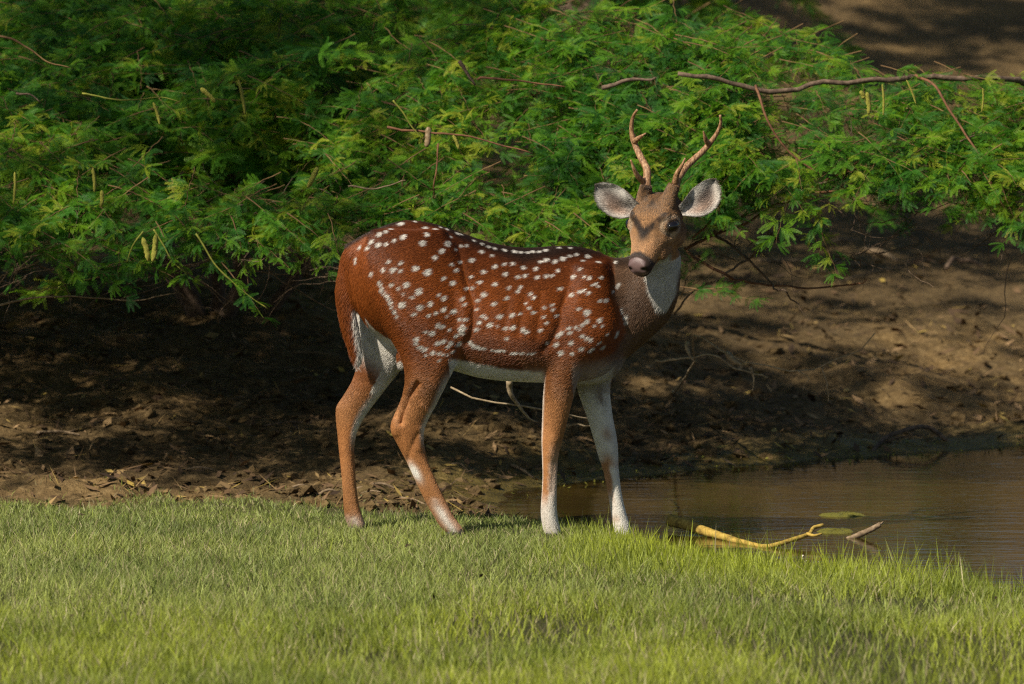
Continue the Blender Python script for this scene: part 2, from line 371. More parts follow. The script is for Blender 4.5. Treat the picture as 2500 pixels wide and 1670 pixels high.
# lower legs
for nm, s in LEGS.items():
    hind = 'hind' in nm; near = 'near' in nm
    sg = (Y < .0) if near else (Y > .0)
    Lu = np.interp(Vv, [r[0] for r in s], [r[1] for r in s]); Ru = np.interp(Vv, [r[0] for r in s], [r[2] for r in s]); tt = (U - Lu) / (Ru - Lu)
    on = sg & (tt > -.5) & (tt < 1.5) & body & ((U < 1250) if hind else (U > 1250)) & (Z < .62)
    inner = NORM[:, 1] * (1 if near else -1)
    if hind:
        paint(np.array([.24, .088, .026]), on * sstep(840, 930, Vv)); paint(TAN * .88, on * sstep(900, 1010, Vv + 15 * nz))
        paint(np.array([.34, .14, .045]), on * sstep(1010, 1060, Vv) * (1 - sstep(1080, 1180, Vv)) * .6)
        paint(WHT, on * sstep(.0, .45, inner) * (1 - sstep(870, 925, Vv - 60 * (tt - .5) + 10 * nz)) * (Z < .70)); paint(WHT, on * sstep(.1, .6, inner) * sstep(.75, .95, tt + .1 * nz) * (1 - sstep(1020, 1060, Vv)))
        paint(WHT, on * sstep(.72, .95, tt + .1 * inner) * (1 - sstep(1040, 1110, Vv)) * sstep(890, 940, Vv) * .8)
        if near:
            paint(WHT, on * np.exp(-((U - 1012 - .5 * (Vv - 1150)) / 11) ** 2 - ((Vv - 1152) / 20) ** 2) * 1.3); paint(WHT, on * np.exp(-((tt - .55 - .1 * nf) / .32) ** 2) * sstep(1205, 1255, Vv + 14 * nf) * .95)
        else:
            paint(WHT, on * sstep(1245, 1275, Vv + 10 * nf) * .7); paint(TAN * .75, on * (1 - sstep(.25, .6, tt)) * sstep(1180, 1220, Vv) * .5)
        paint(TAN * 1.25, on * sstep(1090, 1160, Vv) * sstep(.45, .8, tt) * .5)
    else:
        paint(np.array([.24, .09, .028]), on * sstep(845, 905, Vv) * sstep(.0, .3, -inner + .4)); paint(TAN, on * sstep(900, 1000, Vv + 18 * nz))
        paint(WHT, on * sstep(.15, .5, inner) * (1 - sstep(1040, 1100, Vv) * .4)); paint(WHT, on * (1 - sstep(.0, .09, tt)) * sstep(890, 930, Vv) * .7)
        paint(WHT, on * sstep(.3, .6, tt + .3 * nf) * sstep(1060, 1200, Vv) * .55); paint(WHT, on * sstep(1190, 1250, Vv + 16 * nf) * .85); paint(TAN, on * np.exp(-((Vv - 1266) / 10) ** 2) * sstep(-.2, .5, nz) * .6)
        if not near:
            paint(WHT, on * sstep(925, 960, Vv) * (1 - sstep(1120, 1135, Vv))); paint(TAN * .9, on * np.exp(-((tt - .62) / .22) ** 2 - ((Vv - 1060) / 16) ** 2) * .6); paint(TAN * 1.1, on * np.exp(-((tt - .45) / .3) ** 2 - ((Vv - 1125) / 18) ** 2) * .8)
            paint(TAN, on * (1 - sstep(.3, .55, tt + .15 * nf)) * sstep(1120, 1135, Vv) * (1 - sstep(1190, 1230, Vv)) * .85); paint(WHT, on * sstep(.4, .6, tt) * sstep(1130, 1150, Vv) * .9)
            paint(np.array([.2, .12, .07]), on * np.exp(-((tt - .68) / .12) ** 2) * sstep(925, 940, Vv) * (1 - sstep(970, 1000, Vv)) * .7)
# white belly, groin and brisket
bel = np.interp(Um, [1100, 1122, 1164, 1234, 1286, 1335, 1400, 1450, 1520], [872, 877, 885, 899, 904, 908, 905, 900, 880])
paint(WHT, body * (U > 1100) * (U < 1326) * sstep(-4, 5, Vm - bel + 3 * nf) * (Z > .4)); paint(WHT, body * (np.abs(Y) < .06) * (NORM[:, 2] < -.2) * (Z > .42) * (U < 1500) * (U > 890) * .9)
paint(np.array([.42, .36, .30]), body * (U > 1400) * (U < 1535) * sstep(862, 905, Vv + 6 * nz + (U - 1470) * .15) * (Z > .42) * .6)
# throat patch
tp = (U - np.interp(Vv, [620, 675, 717, 755, 770], [1622, 1615, 1618, 1616, 1612])) / np.interp(Vv, [620, 640, 675, 717, 755, 770], [44, 45, 42, 34, 15, 3])
paint(WHT * .8, body * (Y < .1) * (U > 1540) * (1 - sstep(.85, 1.05, np.abs(tp) + .1 * nf)) * (1 - sstep(752, 768, Vv + 6 * nf)) * sstep(612, 620, Vv) * (NORM[:, 1] < .3))
# tail: white underneath
tl = body & (U < 888) & (np.abs(Y + .018) < .034) & (Vv > 605) & (U < np.interp(Vv, [600, 654, 702, 744, 797, 849, 897], [868, 868, 869, 870, 876, 888, 890]))
paint(RED * .9, tl); paint(WHT, tl * sstep(.35, .75, NORM[:, 0] + .1 * nf) * (Vv > 650)); paint(WHT, tl * sstep(855, 885, Vv + (U - 872)) * sstep(868, 876, U))
paint(WHT, body & (U < 930) & (Y > -.015) & (NORM[:, 0] < .3) & (np.abs(Y) < .075) & (Vv > 690) & ~tl & (Vv < 860 + 20 * nf))
# spots
SPOT = [(585,120,24),(515,158,20),(480,172,16),(428,188,20),(360,243,20),(688,107,14),(755,150,20),(825,158,20),(768,197,18),(590,210,22),(530,233,16),(478,255,16),(410,263,20),(335,285,18),(278,284,16),(870,152,14),(915,166,14),(985,194,16),(1012,201,12),(1100,242,11),(1155,264,14),(1200,282,14),(1242,294,14),(1312,307,14),(1378,314,16),(1425,321,14),(1460,321,14),(1500,314,16),(1547,315,14),(1595,304,16),(1690,288,14),(1765,290,11),
 (742,257,24),(873,313,22),(918,265,24),(935,217,10),(827,357,20),(1002,273,14),(1050,275,14),(1150,317,18),(1080,372,20),(1223,343,12),(1240,416,18),(1308,403,14),(1364,399,16),(1446,426,16),(1524,430,18),(1551,386,14),(1598,371,18),(1668,384,18),(1715,362,20),(1770,347,14),(1813,336,14),(1890,351,18),(1862,379,13),(1973,391,18),(1682,448,16),(1825,434,10),
 (970,305,8),(998,392,14),(942,405,16),(973,446,16),(690,432,24),(776,460,28),(514,443,24),(484,379,16),(573,390,16),(575,447,14),(442,445,16),(350,478,16),(1166,455,18),(1317,471,18),(1402,489,15),(1458,482,16),(1535,492,16),(1604,485,16),(1642,484,14),(1776,487,16),(1856,488,13),(1888,499,16),(1993,502,14),(1075,491,11),(1137,527,18),(1240,537,18),(893,507,18),(952,538,20),(614,545,24),(497,561,18),(552,583,14),(708,591,26),(1325,567,15),(1422,562,15),(1402,593,16),(1482,604,14),(1700,575,16),(1925,546,12),(1948,535,10),(1965,555,10),(1080,565,16),(1043,570,12),(1166,611,22),(1323,640,16),(1515,634,16),(1755,625,18),(1820,596,16),(1850,588,14),(1893,599,16),(1228,676,18),(1105,663,16),(893,637,20),(858,623,12),(1005,640,16),(647,655,16),(585,625,10),(573,700,28),(800,690,22),(722,727,24),(1035,685,14),(1097,720,10),(1445,677,10),(1483,708,14),(1577,700,15),(1645,688,12),(1657,726,14),(1521,747,16),(1425,748,12),(1356,757,18),(1255,766,16),(1280,761,17),(1143,768,16),(1160,788,10),(1118,814,18),(1190,842,22),(1100,870,18),(1245,854,12),(1300,862,18),(1380,859,20),(1421,871,20),(1470,893,18),(1545,884,16),(1313,943,14),(1585,770,14),(1615,812,16),(1680,770,14),(1985,662,16),(2027,665,18),(1817,713,14),(1880,736,26),(1840,828,18),(1897,810,20),(1984,804,20),(1743,853,16),(1793,850,16),(1812,870,12),(1748,892,16),(1690,885,18),(1672,912,20),(2000,848,12),(1945,853,8),(2104,888,17),(2095,912,17),(1850,928,18),(1765,972,20),(1677,985,20),(1890,943,18),(1918,952,18),(1975,973,12),(2035,907,12),(1692,1045,22),(1773,1050,16),(1847,1020,18),(1912,1030,15),(1930,1015,14),(1998,1005,18),(1617,962,10),
 (842,757,16),(895,728,20),(960,738,22),(785,783,14),(672,776,18),(975,795,16),(1017,787,14),(1050,798,10),(920,775,8),(995,830,10),(1040,855,16),(850,850,20),(883,855,18),(934,878,14),(1000,880,26),(1015,905,22),(803,908,24),(746,900,14),(975,922,18),(684,950,22),(680,978,18),(718,1005,18),(746,1025,18),(845,975,22),(893,953,20),(938,972,20),(918,1000,18),(1000,980,22),(957,1020,14),(810,1040,18),(860,1045,16),(890,1050,14),(923,1045,10),(862,1093,10),(745,1060,14),
 (247,365,14),(243,390,12),(2070,388,15),(2103,540,13),(2097,565,13),(2070,605,10),(2150,795,20),(2158,830,16),(2135,760,12),(2128,735,9)]
def ln(a, b, n, r): return [(a[0] + (b[0] - a[0]) * k / (n - 1), a[1] + (b[1] - a[1]) * k / (n - 1), r) for k in range(n)]
SPOT += ln((412, 545), (480, 660), 9, 14) + ln((480, 660), (545, 795), 8, 11) + ln((1052, 968), (1085, 1000), 4, 17) + ln((1085, 998), (1160, 1014), 6, 14) + ln((1212, 1024), (1300, 1034), 7, 12) + ln((1352, 1048), (1382, 1047), 3, 12) + ln((1424, 1047), (1442, 1049), 2, 10) + ln((1482, 1048), (1516, 1046), 3, 10)
front = (NORM @ (-_f)) > -.05
cand = np.where(front & body & (Y < .03))[0]; cu, cv = U[cand], Vv[cand]; cy = Y[cand]
spot = np.zeros(len(bv)); wob = .22 * fbm(bv * 130, 2)
for a, b, r in SPOT:
    su, sv = 780 + .3492 * a, 500 + .3492 * b
    d2 = (cu - su) ** 2 + (cv - sv) ** 2; near = np.where(d2 < 30)[0]
    if len(near) == 0: near = np.array([np.argmin(d2)])
    c = bv[cand[near[np.argmin(cy[near])]]]; rr = max(r * .3492 * .92, 3.8) / 810.
    for s in (1, -1):
        p = c * [1, s, 1] + (0 if s == 1 else np.array([.012 * math.sin(a), 0, .012 * math.cos(b)]))
        sel = np.where((np.abs(X - p[0]) < .05) & (np.abs(Z - p[2]) < .05) & (np.abs(Y - p[1]) < .06))[0]
        q = bv[sel] - p; e = np.sqrt((q[:, 0] * .9 - q[:, 2] * .25) ** 2 + (q[:, 1] * .6) ** 2 + (q[:, 2] * 1.0 + q[:, 0] * .12) ** 2) / rr
        spot[sel] = np.maximum(spot[sel], 1 - sstep(.8, 1.15, e + wob[sel]))
paint(WHT * .85, spot * body)
# head markings, in the head's own axes
hC = np.tile(FACE, (len(bv), 1)) * (1 + .35 * nf[:, None] + .15 * nz[:, None]); ar = np.abs(hrr)
def hpaint(c, w):
    global hC
    w = np.clip(w, 0, 1)[:, None]; hC = hC * (1 - w) + np.asarray(c) * w
BLK = np.array([.022, .016, .013]); GREY = np.array([.15, .105, .075])
hpaint(FACE * .62, sstep(.02, -.05, hx) * .9); hpaint(GREY, np.exp(-(ar / .035) ** 2) * sstep(.0, -.05, hx) * sstep(.03, .05, hdd) * np.clip(.35 + 1.6 * nf, 0, .9))
hpaint(BLK, np.exp(-((hrr - .004) / .009) ** 2 - ((hx + .05) / .018) ** 2) * sstep(.0, .04, hdd) * .85)
band = hx - .046 + ar * 1.0                      # dark chevron from between the eyes up over the brows
hpaint(BLK, np.exp(-((band + .012 * nf) / (.016 - .08 * np.maximum(ar - .045, 0))) ** 4) * sstep(.012, .022, hdd) * (1 - sstep(.058, .068, ar)) * np.clip(.88 + 1.6 * nf, 0, .97)); hpaint(BLK, np.exp(-(ar / .019) ** 2) * np.exp(-((hx - .05) / .021) ** 2) * sstep(.01, .03, hdd) * .95)
hpaint(FACE * 1.15, np.exp(-(ar / .022) ** 2 - ((hx - .085) / .02) ** 2) * sstep(.0, .02, hdd) * .8)
eyd = np.minimum(np.linalg.norm((bv - EYE[0]) @ EYER[0] * [1, 1.45, 1], axis=1), np.linalg.norm((bv - EYE[1]) @ EYER[1] * [1, 1.45, 1], axis=1))
hpaint(np.array([.55, .42, .29]), np.exp(-((eyd - .036) / .007) ** 2) * .85); hpaint(BLK, 1 - sstep(.0245, .028, eyd))
hpaint(BLK, np.exp(-((hx - ex - .026) / .013) ** 2 - ((hdd - ed_ + .012 + .45 * (hx - ex - .02)) / .0035) ** 2) * (ar > .03) * .95)
hpaint(np.array([.55, .38, .22]), np.exp(-((hx - ex - .02) / .018) ** 2 - ((hdd - ed_ + .026) / .010) ** 2) * (ar > .03) * .8)
hpaint(np.array([.20, .10, .045]), np.exp(-((hx - .06) / .02) ** 2 - ((hdd + .008) / .012) ** 2) * (ar > .03) * np.clip(.6 + nf, 0, 1))
hpaint(np.array([.36, .19, .08]), sstep(.005, -.03, hdd) * (hx < .08) * sstep(-.05, .02, hx) * .5)
muz = hx - .103 - .30 * np.maximum(ar - .008, 0) + .15 * np.maximum(-hdd, 0)
hpaint(np.array([.045, .03, .024]), sstep(-.004, .005, muz + .004 * nf) * sstep(-.026, -.018, hdd)); hpaint(np.array([.05, .032, .025]), sstep(.085, .10, hx) * np.exp(-((hdd + .018) / .009) ** 2) * .9)
nose = sstep(.122, .126, hx + .15 * hdd - .22 * ar) * sstep(-.02, -.016, hdd) * (1 - sstep(.026, .030, ar))
hpaint(np.array([.15, .095, .09]) * (1 + .35 * nf[:, None]), nose); hpaint(np.array([.30, .21, .16]), sstep(.09, .105, hx) * sstep(-.024, -.030, hdd) * .9)
hpaint(BLK * .5, np.exp(-((hx - .142) ** 2 * .6 + (ar - .0225) ** 2 + (hdd - .009 + .5 * (ar - .022)) ** 2) / .0066 ** 2) * 1.7)
hpaint(BLK, np.exp(-((hdd + .0235 - .1 * (hx - .11)) / .0028) ** 2) * sstep(.07, .085, hx) * .9)
hpaint(WHT * .85, sstep(-.042, -.054, hdd + .1 * (hx - .05)) * (hx > -.06) * (1 - sstep(.04, .055, ar)))
ped = sstep(.075, .095, hdd); hpaint(FACE * .7, ped * .8); hpaint(BLK, sstep(.07, .09, hdd) * np.exp(-((ar - .030 + .02 * nf) / .011) ** 2) * np.clip(.8 + nf, 0, 1))
w = is_head.astype(float) * np.where(hdd > .02, 1, sstep(-.09, -.065, hx)); C = C * (1 - w[:, None]) + hC * w[:, None]
C *= (1 + .30 * nz + .16 * nf)[:, None]; C = np.clip(C, .004, .85)

# ears: cupped shells, joined to the body mesh
def ear(axis, widths, Y0, tipY, flip):
    P = smooth_path([(*p, k / 2) for k, p in enumerate(axis)], 26); d = np.gradient(P[:, :2], axis=0); d /= np.linalg.norm(d, axis=1)[:, None]; nrm = np.stack([-d[:, 1], d[:, 0]], 1)
    W = np.interp(np.linspace(0, 1, 26), *widths); M = 17; Vf = []; Vb = []; cf = []; cb = []
    for i in range(26):
        s = i / 25.
        for k in range(M):
            t = -1 + 2 * k / (M - 1.); p = P[i, :2] + nrm[i] * W[i] * t
            cup = .011 * (1 - t * t) * math.sin(math.pi * min(1, .25 + .75 * s)) ** .7
            y = Y0 + tipY * s + cup + .004 * math.sin(9 * s + 3 * t)
            Vf.append(at(p[0], p[1], y)); Vb.append(at(p[0], p[1], y + .0035 * (1.2 - .6 * s) * (1 - .8 * abs(t) ** 6)))
            e = t * flip                                 # e = +1 upper rim
            dark = min(1, 1.15 * math.exp(-((t * flip - .1) / .48) ** 2) * math.exp(-((s - .56) / .36) ** 2))
            c = WHT * .8; n_ = .85 + .3 * rnd.random(); c = c * (1 - dark * .85) + np.array([.10, .065, .05]) * dark * .85
            pk = math.exp(-((e + .45) / .35) ** 2) * math.exp(-((s - .4) / .3) ** 2); c = c * (1 - .6 * pk) + np.array([.45, .24, .14]) * .6 * pk
            if s > .95 or abs(t) > .93: c = c * .35
            cf.append(c * n_); cb.append(np.array([.13, .075, .045]))
    n = 26 * M; F = []
    for i in range(25):
        for k in range(M - 1):
            a = i * M + k; F.append([a, a + 1, a + M + 1, a + M]); F.append([n + a + M, n + a + M + 1, n + a + 1, n + a])
    rim = [k for k in range(M)] + [i * M + M - 1 for i in range(1, 26)] + [25 * M + k for k in range(M - 2, -1, -1)] + [i * M for i in range(24, 0, -1)]
    for a, b in zip(rim, rim[1:] + rim[:1]): F.append([a, n + a, n + b, b])
    V_ = np.array(Vf + Vb); F = np.array(F)
    return V_, F, np.array(cf + cb)
wid = ([0, .12, .3, .5, .7, .85, .95, 1], [13, 20, 32, 37, 34, 25, 14, 4])
E1 = ear([(1562, 515), (1506, 494), (1457, 452)], wid, -.085, .02, 1)
E2 = ear([(1662, 515), (1714, 489), (1746, 440)], wid, -.115, .02, -1)
AV, AQ, AC = [bv], [bq], [C]; o_ = len(bv)
for ev, ef, ec in (E1, E2):
    AV.append(ev); AQ.append(ef + o_); AC.append(ec); o_ += len(ev)
AV = np.concatenate(AV); AQ = np.concatenate(AQ); AC = np.concatenate(AC)
deer = tag(empty('deer', (.12, 0, 0)), 'spotted red-brown stag standing side-on at the water edge, looking back', 'deer')
def child(name, me, parent=deer):
    o = obj(name, me, parent); base = Vector(deer.location)
    if parent is deer: o.matrix_parent_inverse = Matrix.Translation(-base)
    return o
body_me = np_mesh('body', AV, AQ, M_SKIN, True, {'col': ('FLOAT_COLOR', 'POINT', rgba(AC))})
tn = NT('nose_leather'); a_ = tn.n('ShaderNodeAttribute', attribute_name='col'); tn.l(a_.outputs['Color'], tn.b.inputs['Base Color']); tn.set(Roughness=.38); tn.bump(tn.noise(900, 2), .5, .001)
body_me.materials.append(tn.m); fcx, fcr, fcd = hl(AV[AQ].mean(1))
body_me.polygons.foreach_set('material_index', ((fcx + .15 * fcd - .22 * np.abs(fcr) > .124) & (fcd > -.018) & (np.abs(fcr) < .029)).astype(np.int32))
body_ob = child('body', body_me)

# fur: one short curve per hair, lying along the coat
AN = vnorm(AV, AQ); tri = AV[AQ]; area = .5 * np.linalg.norm(np.cross(tri[:, 2] - tri[:, 0], tri[:, 3] - tri[:, 1]), axis=1)
fc = tri.mean(1); fx, fr, fd = hl(fc); fhead = ((np.abs(fr) < np.interp(fx, HS[:, 0], HS[:, 3]) + .01) | (fd > .02)) & (fd > np.interp(fx, HS[:, 0], HS[:, 2]) - .007) & (fx > np.where(fd > .02, -.16, -.085)) & (np.abs(fr) < .1) & (fd > -.1) & (fd < .2) & (fx < .2) & (proj(fc)[0] > 1530)
ear_f = np.arange(len(AQ)) >= len(bq)
fu, fvv = proj(fc)
wgt = area * np.where(fhead, 2.2, 1.0) * np.where(ear_f, 1.2, 1.0)
bare = fhead & (fx + .15 * fd - .1 * np.abs(fr) > .12) & (fd > -.02); wgt[bare] = 0
for e in EYE: wgt[np.linalg.norm(fc - e, axis=1) < .019] = 0
NH = 430000
fi = np.searchsorted(np.cumsum(wgt) / wgt.sum(), RS.rand(NH)); fi = np.minimum(fi, len(AQ) - 1)
a, b = RS.rand(NH, 1), RS.rand(NH, 1); Q = AQ[fi]
def bil(A): return (A[Q[:, 0]] * (1 - a) + A[Q[:, 1]] * a) * (1 - b) + (A[Q[:, 3]] * (1 - a) + A[Q[:, 2]] * a) * b
root = bil(AV); nn = bil(AN); nn /= np.linalg.norm(nn, axis=1)[:, None] + 1e-9; hc = bil(AC)
hd_ = np.tile([-1.0, 0, -.45], (NH, 1)); hu, hv = proj(root)
low = sstep(.5, .36, root[:, 2])[:, None]; hd_ = hd_ * (1 - low) + np.array([-.15, 0, -1.0]) * low
hip = (sstep(1000, 880, hu) * sstep(560, 680, hv))[:, None]; hd_ = hd_ * (1 - hip) + np.array([-.35, 0, -1.0]) * hip
nkm = sstep(1500, 1560, hu)[:, None]; hd_ = hd_ * (1 - nkm) + np.array([-.5, .1, -1.0]) * nkm
fh = fhead[fi]; hd_[fh] = -hf + np.array([0, 0, -.1]); ef_ = ear_f[fi]
hd_[ef_] = np.where(hu[ef_, None] < 1600, np.array([-1, -.4, .3]), np.array([.9, -.4, .5]))
hd_ += .11 * RS.randn(NH, 3) + .25 * np.stack([fbm(root * 22 + 9 * k, 2) for k in range(3)], 1)
hd_ -= nn * (hd_ * nn).sum(1)[:, None]; hd_ /= np.linalg.norm(hd_, axis=1)[:, None] + 1e-9
L = np.full(NH, .0105); L = L * (1 - .6 * sstep(.48, .3, root[:, 2])); L[fh] = .0055; L[ef_] = .0075
L = np.where((hu < 890) & (hv > 610) & (hv < 900) & (np.abs(root[:, 1] + .018) < .04), .024, L); L = np.where((hu > 1560) & (hv > 650) & ~fh & (hv < 800), .012, L)
L *= .7 + .6 * RS.rand(NH); lift = (.17 + .2 * RS.rand(NH))[:, None]
K = 4; pts = np.empty((NH, K, 3), np.float32)
for k in range(K):
    s = k / (K - 1.); pts[:, k] = root - nn * .0001 + L[:, None] * (hd_ * s + nn * lift * (s - .55 * s * s))
hcol = np.clip(hc * np.where(fh[:, None], .6 + .8 * RS.rand(NH, 1), .78 + .5 * RS.rand(NH, 1)), .003, .9)
fore = fh & (hl(root)[0] < .03) & (hl(root)[2] > .02) & (RS.rand(NH) < .28); hcol[fore] = np.array([.05, .035, .025])      # dark hairs mixed into the forehead
cu_ = bpy.data.hair_curves.new('fur'); cu_.add_curves([K] * NH)
cu_.attributes['position'].data.foreach_set('vector', pts.ravel())
ra = cu_.attributes.get('radius') or cu_.attributes.new('radius', 'FLOAT', 'POINT')
rr = np.tile(np.array([.00034, .00034, .00026, .00007], np.float32), NH); rr *= np.repeat(np.where(fh, .7, 1.0), K).astype(np.float32); ra.data.foreach_set('value', rr)
ca = cu_.attributes.new('col', 'FLOAT_COLOR', 'CURVE'); ca.data.foreach_set('color', rgba(hcol).astype(np.float32).ravel())
cu_.materials.append(M_HAIR)
fur = tag(bpy.data.objects.new('fur', cu_), kind='stuff'); link(fur, body_ob)

# eyes
te = NT('eye_wet'); te.set(Roughness=.10); te.b.inputs['Base Color'].default_value = (.006, .004, .003, 1); te.b.inputs['Coat Weight'].default_value = 1.0
for e, er_ in zip(EYE, EYER):
    v_, f_ = blob(e, np.array([.0205, .0145, .0115]), er_, 20); child('eye', np_mesh('eye', v_, f_, te.m))
# antlers
ta = NT('antler_bone'); tc = ta.n('ShaderNodeTexCoord'); mp = ta.n('ShaderNodeMapping'); mp.inputs['Scale'].default_value = (1, 1, .3); ta.l(tc.outputs['Object'], mp.inputs[0])
nz_ = ta.noise(190, 5, .7, mp.outputs[0]); ta.l(ta.ramp(nz_, [(.36, (.11, .048, .018)), (.5, (.34, .18, .085)), (.64, (.56, .36, .20))]), ta.b.inputs['Base Color']); ta.set(Roughness=.5); ta.bump(nz_, 1.0, .003)
def antler(beam, brow, tine):
    out = []
    for pts_, r0, r1, n in ((beam, .0122, .0036, 44), (brow, .0095, .0022, 18), (tine, .0088, .0018, 12)):
        P = smooth_path([at(u, v, y) for u, v, y in pts_], n); s = np.linspace(0, 1, n); R = r0 + (r1 - r0) * s ** 1.6
        if n == 44: R = R * (1 + .12 * np.exp(-((s - .02) / .04) ** 2) + .10 * np.exp(-((s - .62) / .05) ** 2))
        out.append(tube(P, R, 12, True, .06))
    V_, F_ = merge(out); child('antler', np_mesh('antler', V_, F_, ta.m))
antler([(1577, 457, -.05), (1579, 440, -.045), (1580, 418, -.035), (1566, 387, -.01), (1551, 355, .01), (1543, 327, .015), (1542, 303, .008), (1547, 282, -.005), (1556, 268, -.02)],
       [(1572, 446, -.05), (1555, 427, -.075), (1546, 408, -.09), (1540, 390, -.095)], [(1549, 347, .008), (1558, 338, -.01), (1566, 333, -.02), (1577, 325, -.03)])
antler([(1649, 457, -.075), (1652, 440, -.07), (1661, 426, -.06), (1673, 410, -.04), (1691, 392, -.02), (1716, 369, -.005), (1737, 345, 0), (1753, 320, -.008), (1760, 299, -.02), (1758, 281, -.03)],
       [(1647, 448, -.08), (1655, 420, -.10), (1666, 402, -.115), (1673, 386, -.12)], [(1730, 352, -.004), (1724, 343, -.02), (1721, 334, -.03), (1717, 320, -.04)])
# hooves, two toes to a foot
th = NT('hoof_horn'); th.l(th.ramp(th.noise(90), [(.3, (.018, .014, .012)), (.7, (.05, .04, .032))]), th.b.inputs['Base Color']); th.set(Roughness=.45)
for nm, s in LEGS.items():
    v, a_, b_, Yc, ry = s[-1]; A = at(a_, v, Yc); B = at(b_, v, Yc)
    for sd in (-1, 1):
        R_ = []
        for k, (dz, x0, x1, w) in enumerate(((.012, .1, .85, .0075), (.0, .02, 1.0, .0095), (-.012, -.03, 1.12, .011), (-.022, -.05, 1.28, .0115))):
            c0 = A + (B - A) * x0; c1 = A + (B - A) * x1
            for q_ in range(10):
                w_ = 2 * math.pi * q_ / 10; c = (c0 + c1) / 2 + (c1 - c0) / 2 * math.cos(w_)
                R_.append((c[0], Yc + sd * .011 + w * math.sin(w_) * (1 - .35 * max(0, math.cos(w_))), A[2] + dz))
        v_, f_ = close_loft(R_, 4, 10); child('hoof', np_mesh('hoof', v_, f_, th.m))
# ---------------------------------------------------------------- ground and water
ZW = -.042
SHORE = np.array([(-.08, 1.0), (.02, .62), (.28, .20), (.42, -.14), (.62, -.50), (1.0, -.92), (1.5, -1.28), (2.2, -1.65), (3.5, -2.2), (7, -3), (7, 4.8), (3.2, 3.3), (1.9, 2.72), (1.35, 2.42), (.97, 2.18), (.62, 1.95), (.3, 1.7), (.02, 1.4)])
def pond_sd(x, y):
    """signed distance to the pond's edge, negative in the water"""
    d = np.full(x.shape, 1e9); ins = np.zeros(x.shape, bool); n = len(SHORE)
    for i in range(n):
        a = SHORE[i]; b = SHORE[(i + 1) % n]; e = b - a
        t = np.clip(((x - a[0]) * e[0] + (y - a[1]) * e[1]) / (e @ e), 0, 1); d = np.minimum(d, np.hypot(x - a[0] - t * e[0], y - a[1] - t * e[1]))
        c = (a[1] > y) != (b[1] > y)
        with np.errstate(divide='ignore', invalid='ignore'): ins ^= c & (x < (b[0] - a[0]) * (y - a[1]) / (b[1] - a[1] + 1e-12) + a[0])
    return np.where(ins, -d, d)
def ground_z(x, y, detail=True):
    x = np.asarray(x, float); y = np.asarray(y, float); P = np.c_[x.ravel(), y.ravel(), np.zeros(x.size)]
    wob = (fbm(P * [3, 3, 1], 3) * .07).reshape(x.shape)
    sd = pond_sd(x, y) + wob
    h = ZW + np.where(sd > 0, .042 * (1 - np.exp(-np.maximum(sd, 0) / .16)), .2 * (np.exp(np.minimum(sd, 0) / .45) - 1))
    far = np.maximum(y - np.interp(x, [-3, -.3, .6, 1.9, 4], [1.0, 1.3, 2.3, 3.5, 4.6]), 0)
    h = h + .085 * far + .10 * np.clip(far - 5, 0, 40) - .06 * np.maximum(far - 40, 0) * 0 + .03 * (1 - np.exp(-far / .5)); h = np.minimum(h, 7 + .002 * far)
    if detail:
        dirt = sstep(.35, .8, y) * sstep(.0, .25, sd)
        p2 = P.copy(); r = fbm(p2 * 2.2 + 5, 4).reshape(x.shape); f = fbm(p2 * 11 + 2, 4).reshape(x.shape); g = np.abs(fbm(p2 * 26, 3)).reshape(x.shape)
        near = np.exp(-np.maximum(y - 6, 0) / 6)
        h = h + dirt * near * (.05 * r + .028 * f + .018 * g) + (1 - dirt) * .008 * f * (sd > -.1)
        h = h + dirt * .05 * np.exp(-((y - .98 - .1 * np.sin(2 * x)) / .16) ** 2) * sstep(-.2, .4, r + .2) * (x < -.4)
    return h
def axis(lo, hi, step, far, n):
    g = np.linspace(0, 1, n + 1)[1:] ** 2.6
    return np.concatenate([(lo - g * (far + lo))[::-1] if False else (lo - g * far)[::-1], np.arange(lo, hi, step), hi + g * far])
gx = axis(-2.1, 2.3, .019, 400, 26); gy = axis(-3.4, 4.6, .019, 400, 40)
gy = gy[gy > -60]
Xg, Yg = np.meshgrid(gx, gy); Zg = ground_z(Xg, Yg); nx, ny = len(gx), len(gy)
ii = (np.arange(ny - 1)[:, None] * nx + np.arange(nx - 1)[None]).ravel()
sdg = pond_sd(Xg, Yg)
def grass_edge(x): return np.interp(x, [-3, -1.6, -1.0, -.6, -.2, .1, .35], [.66, .64, .74, .62, .46, .36, .24])
gmask = sstep(.12, -.12, Yg - grass_edge(Xg)) * sstep(-.25, .0, sdg)
tg = NT('earth')
tc = tg.n('ShaderNodeNewGeometry'); a_w = tg.n('ShaderNodeAttribute', attribute_name='wet'); a_g = tg.n('ShaderNodeAttribute', attribute_name='turf')
n1 = tg.noise(3.2, 6, .62, tc.outputs['Position']); n2 = tg.noise(38, 6, .7, tc.outputs['Position']); n3 = tg.noise(170, 3, .6, tc.outputs['Position'])
dirt = tg.mix(n1, tg.ramp(n2, [(.3, (.05, .031, .014)), (.52, (.12, .078, .036)), (.72, (.235, .165, .085))]), tg.ramp(n2, [(.28, (.075, .05, .02)), (.5, (.20, .132, .05)), (.75, (.37, .26, .12))]))
mud = tg.ramp(n2, [(.3, (.085, .062, .016)), (.55, (.17, .125, .032)), (.75, (.27, .20, .06))])
c1 = tg.mix(a_w.outputs['Fac'], dirt, mud); c2 = tg.mix(a_g.outputs['Fac'], c1, tg.ramp(n2, [(.3, (.035, .038, .012)), (.7, (.085, .085, .03))]))
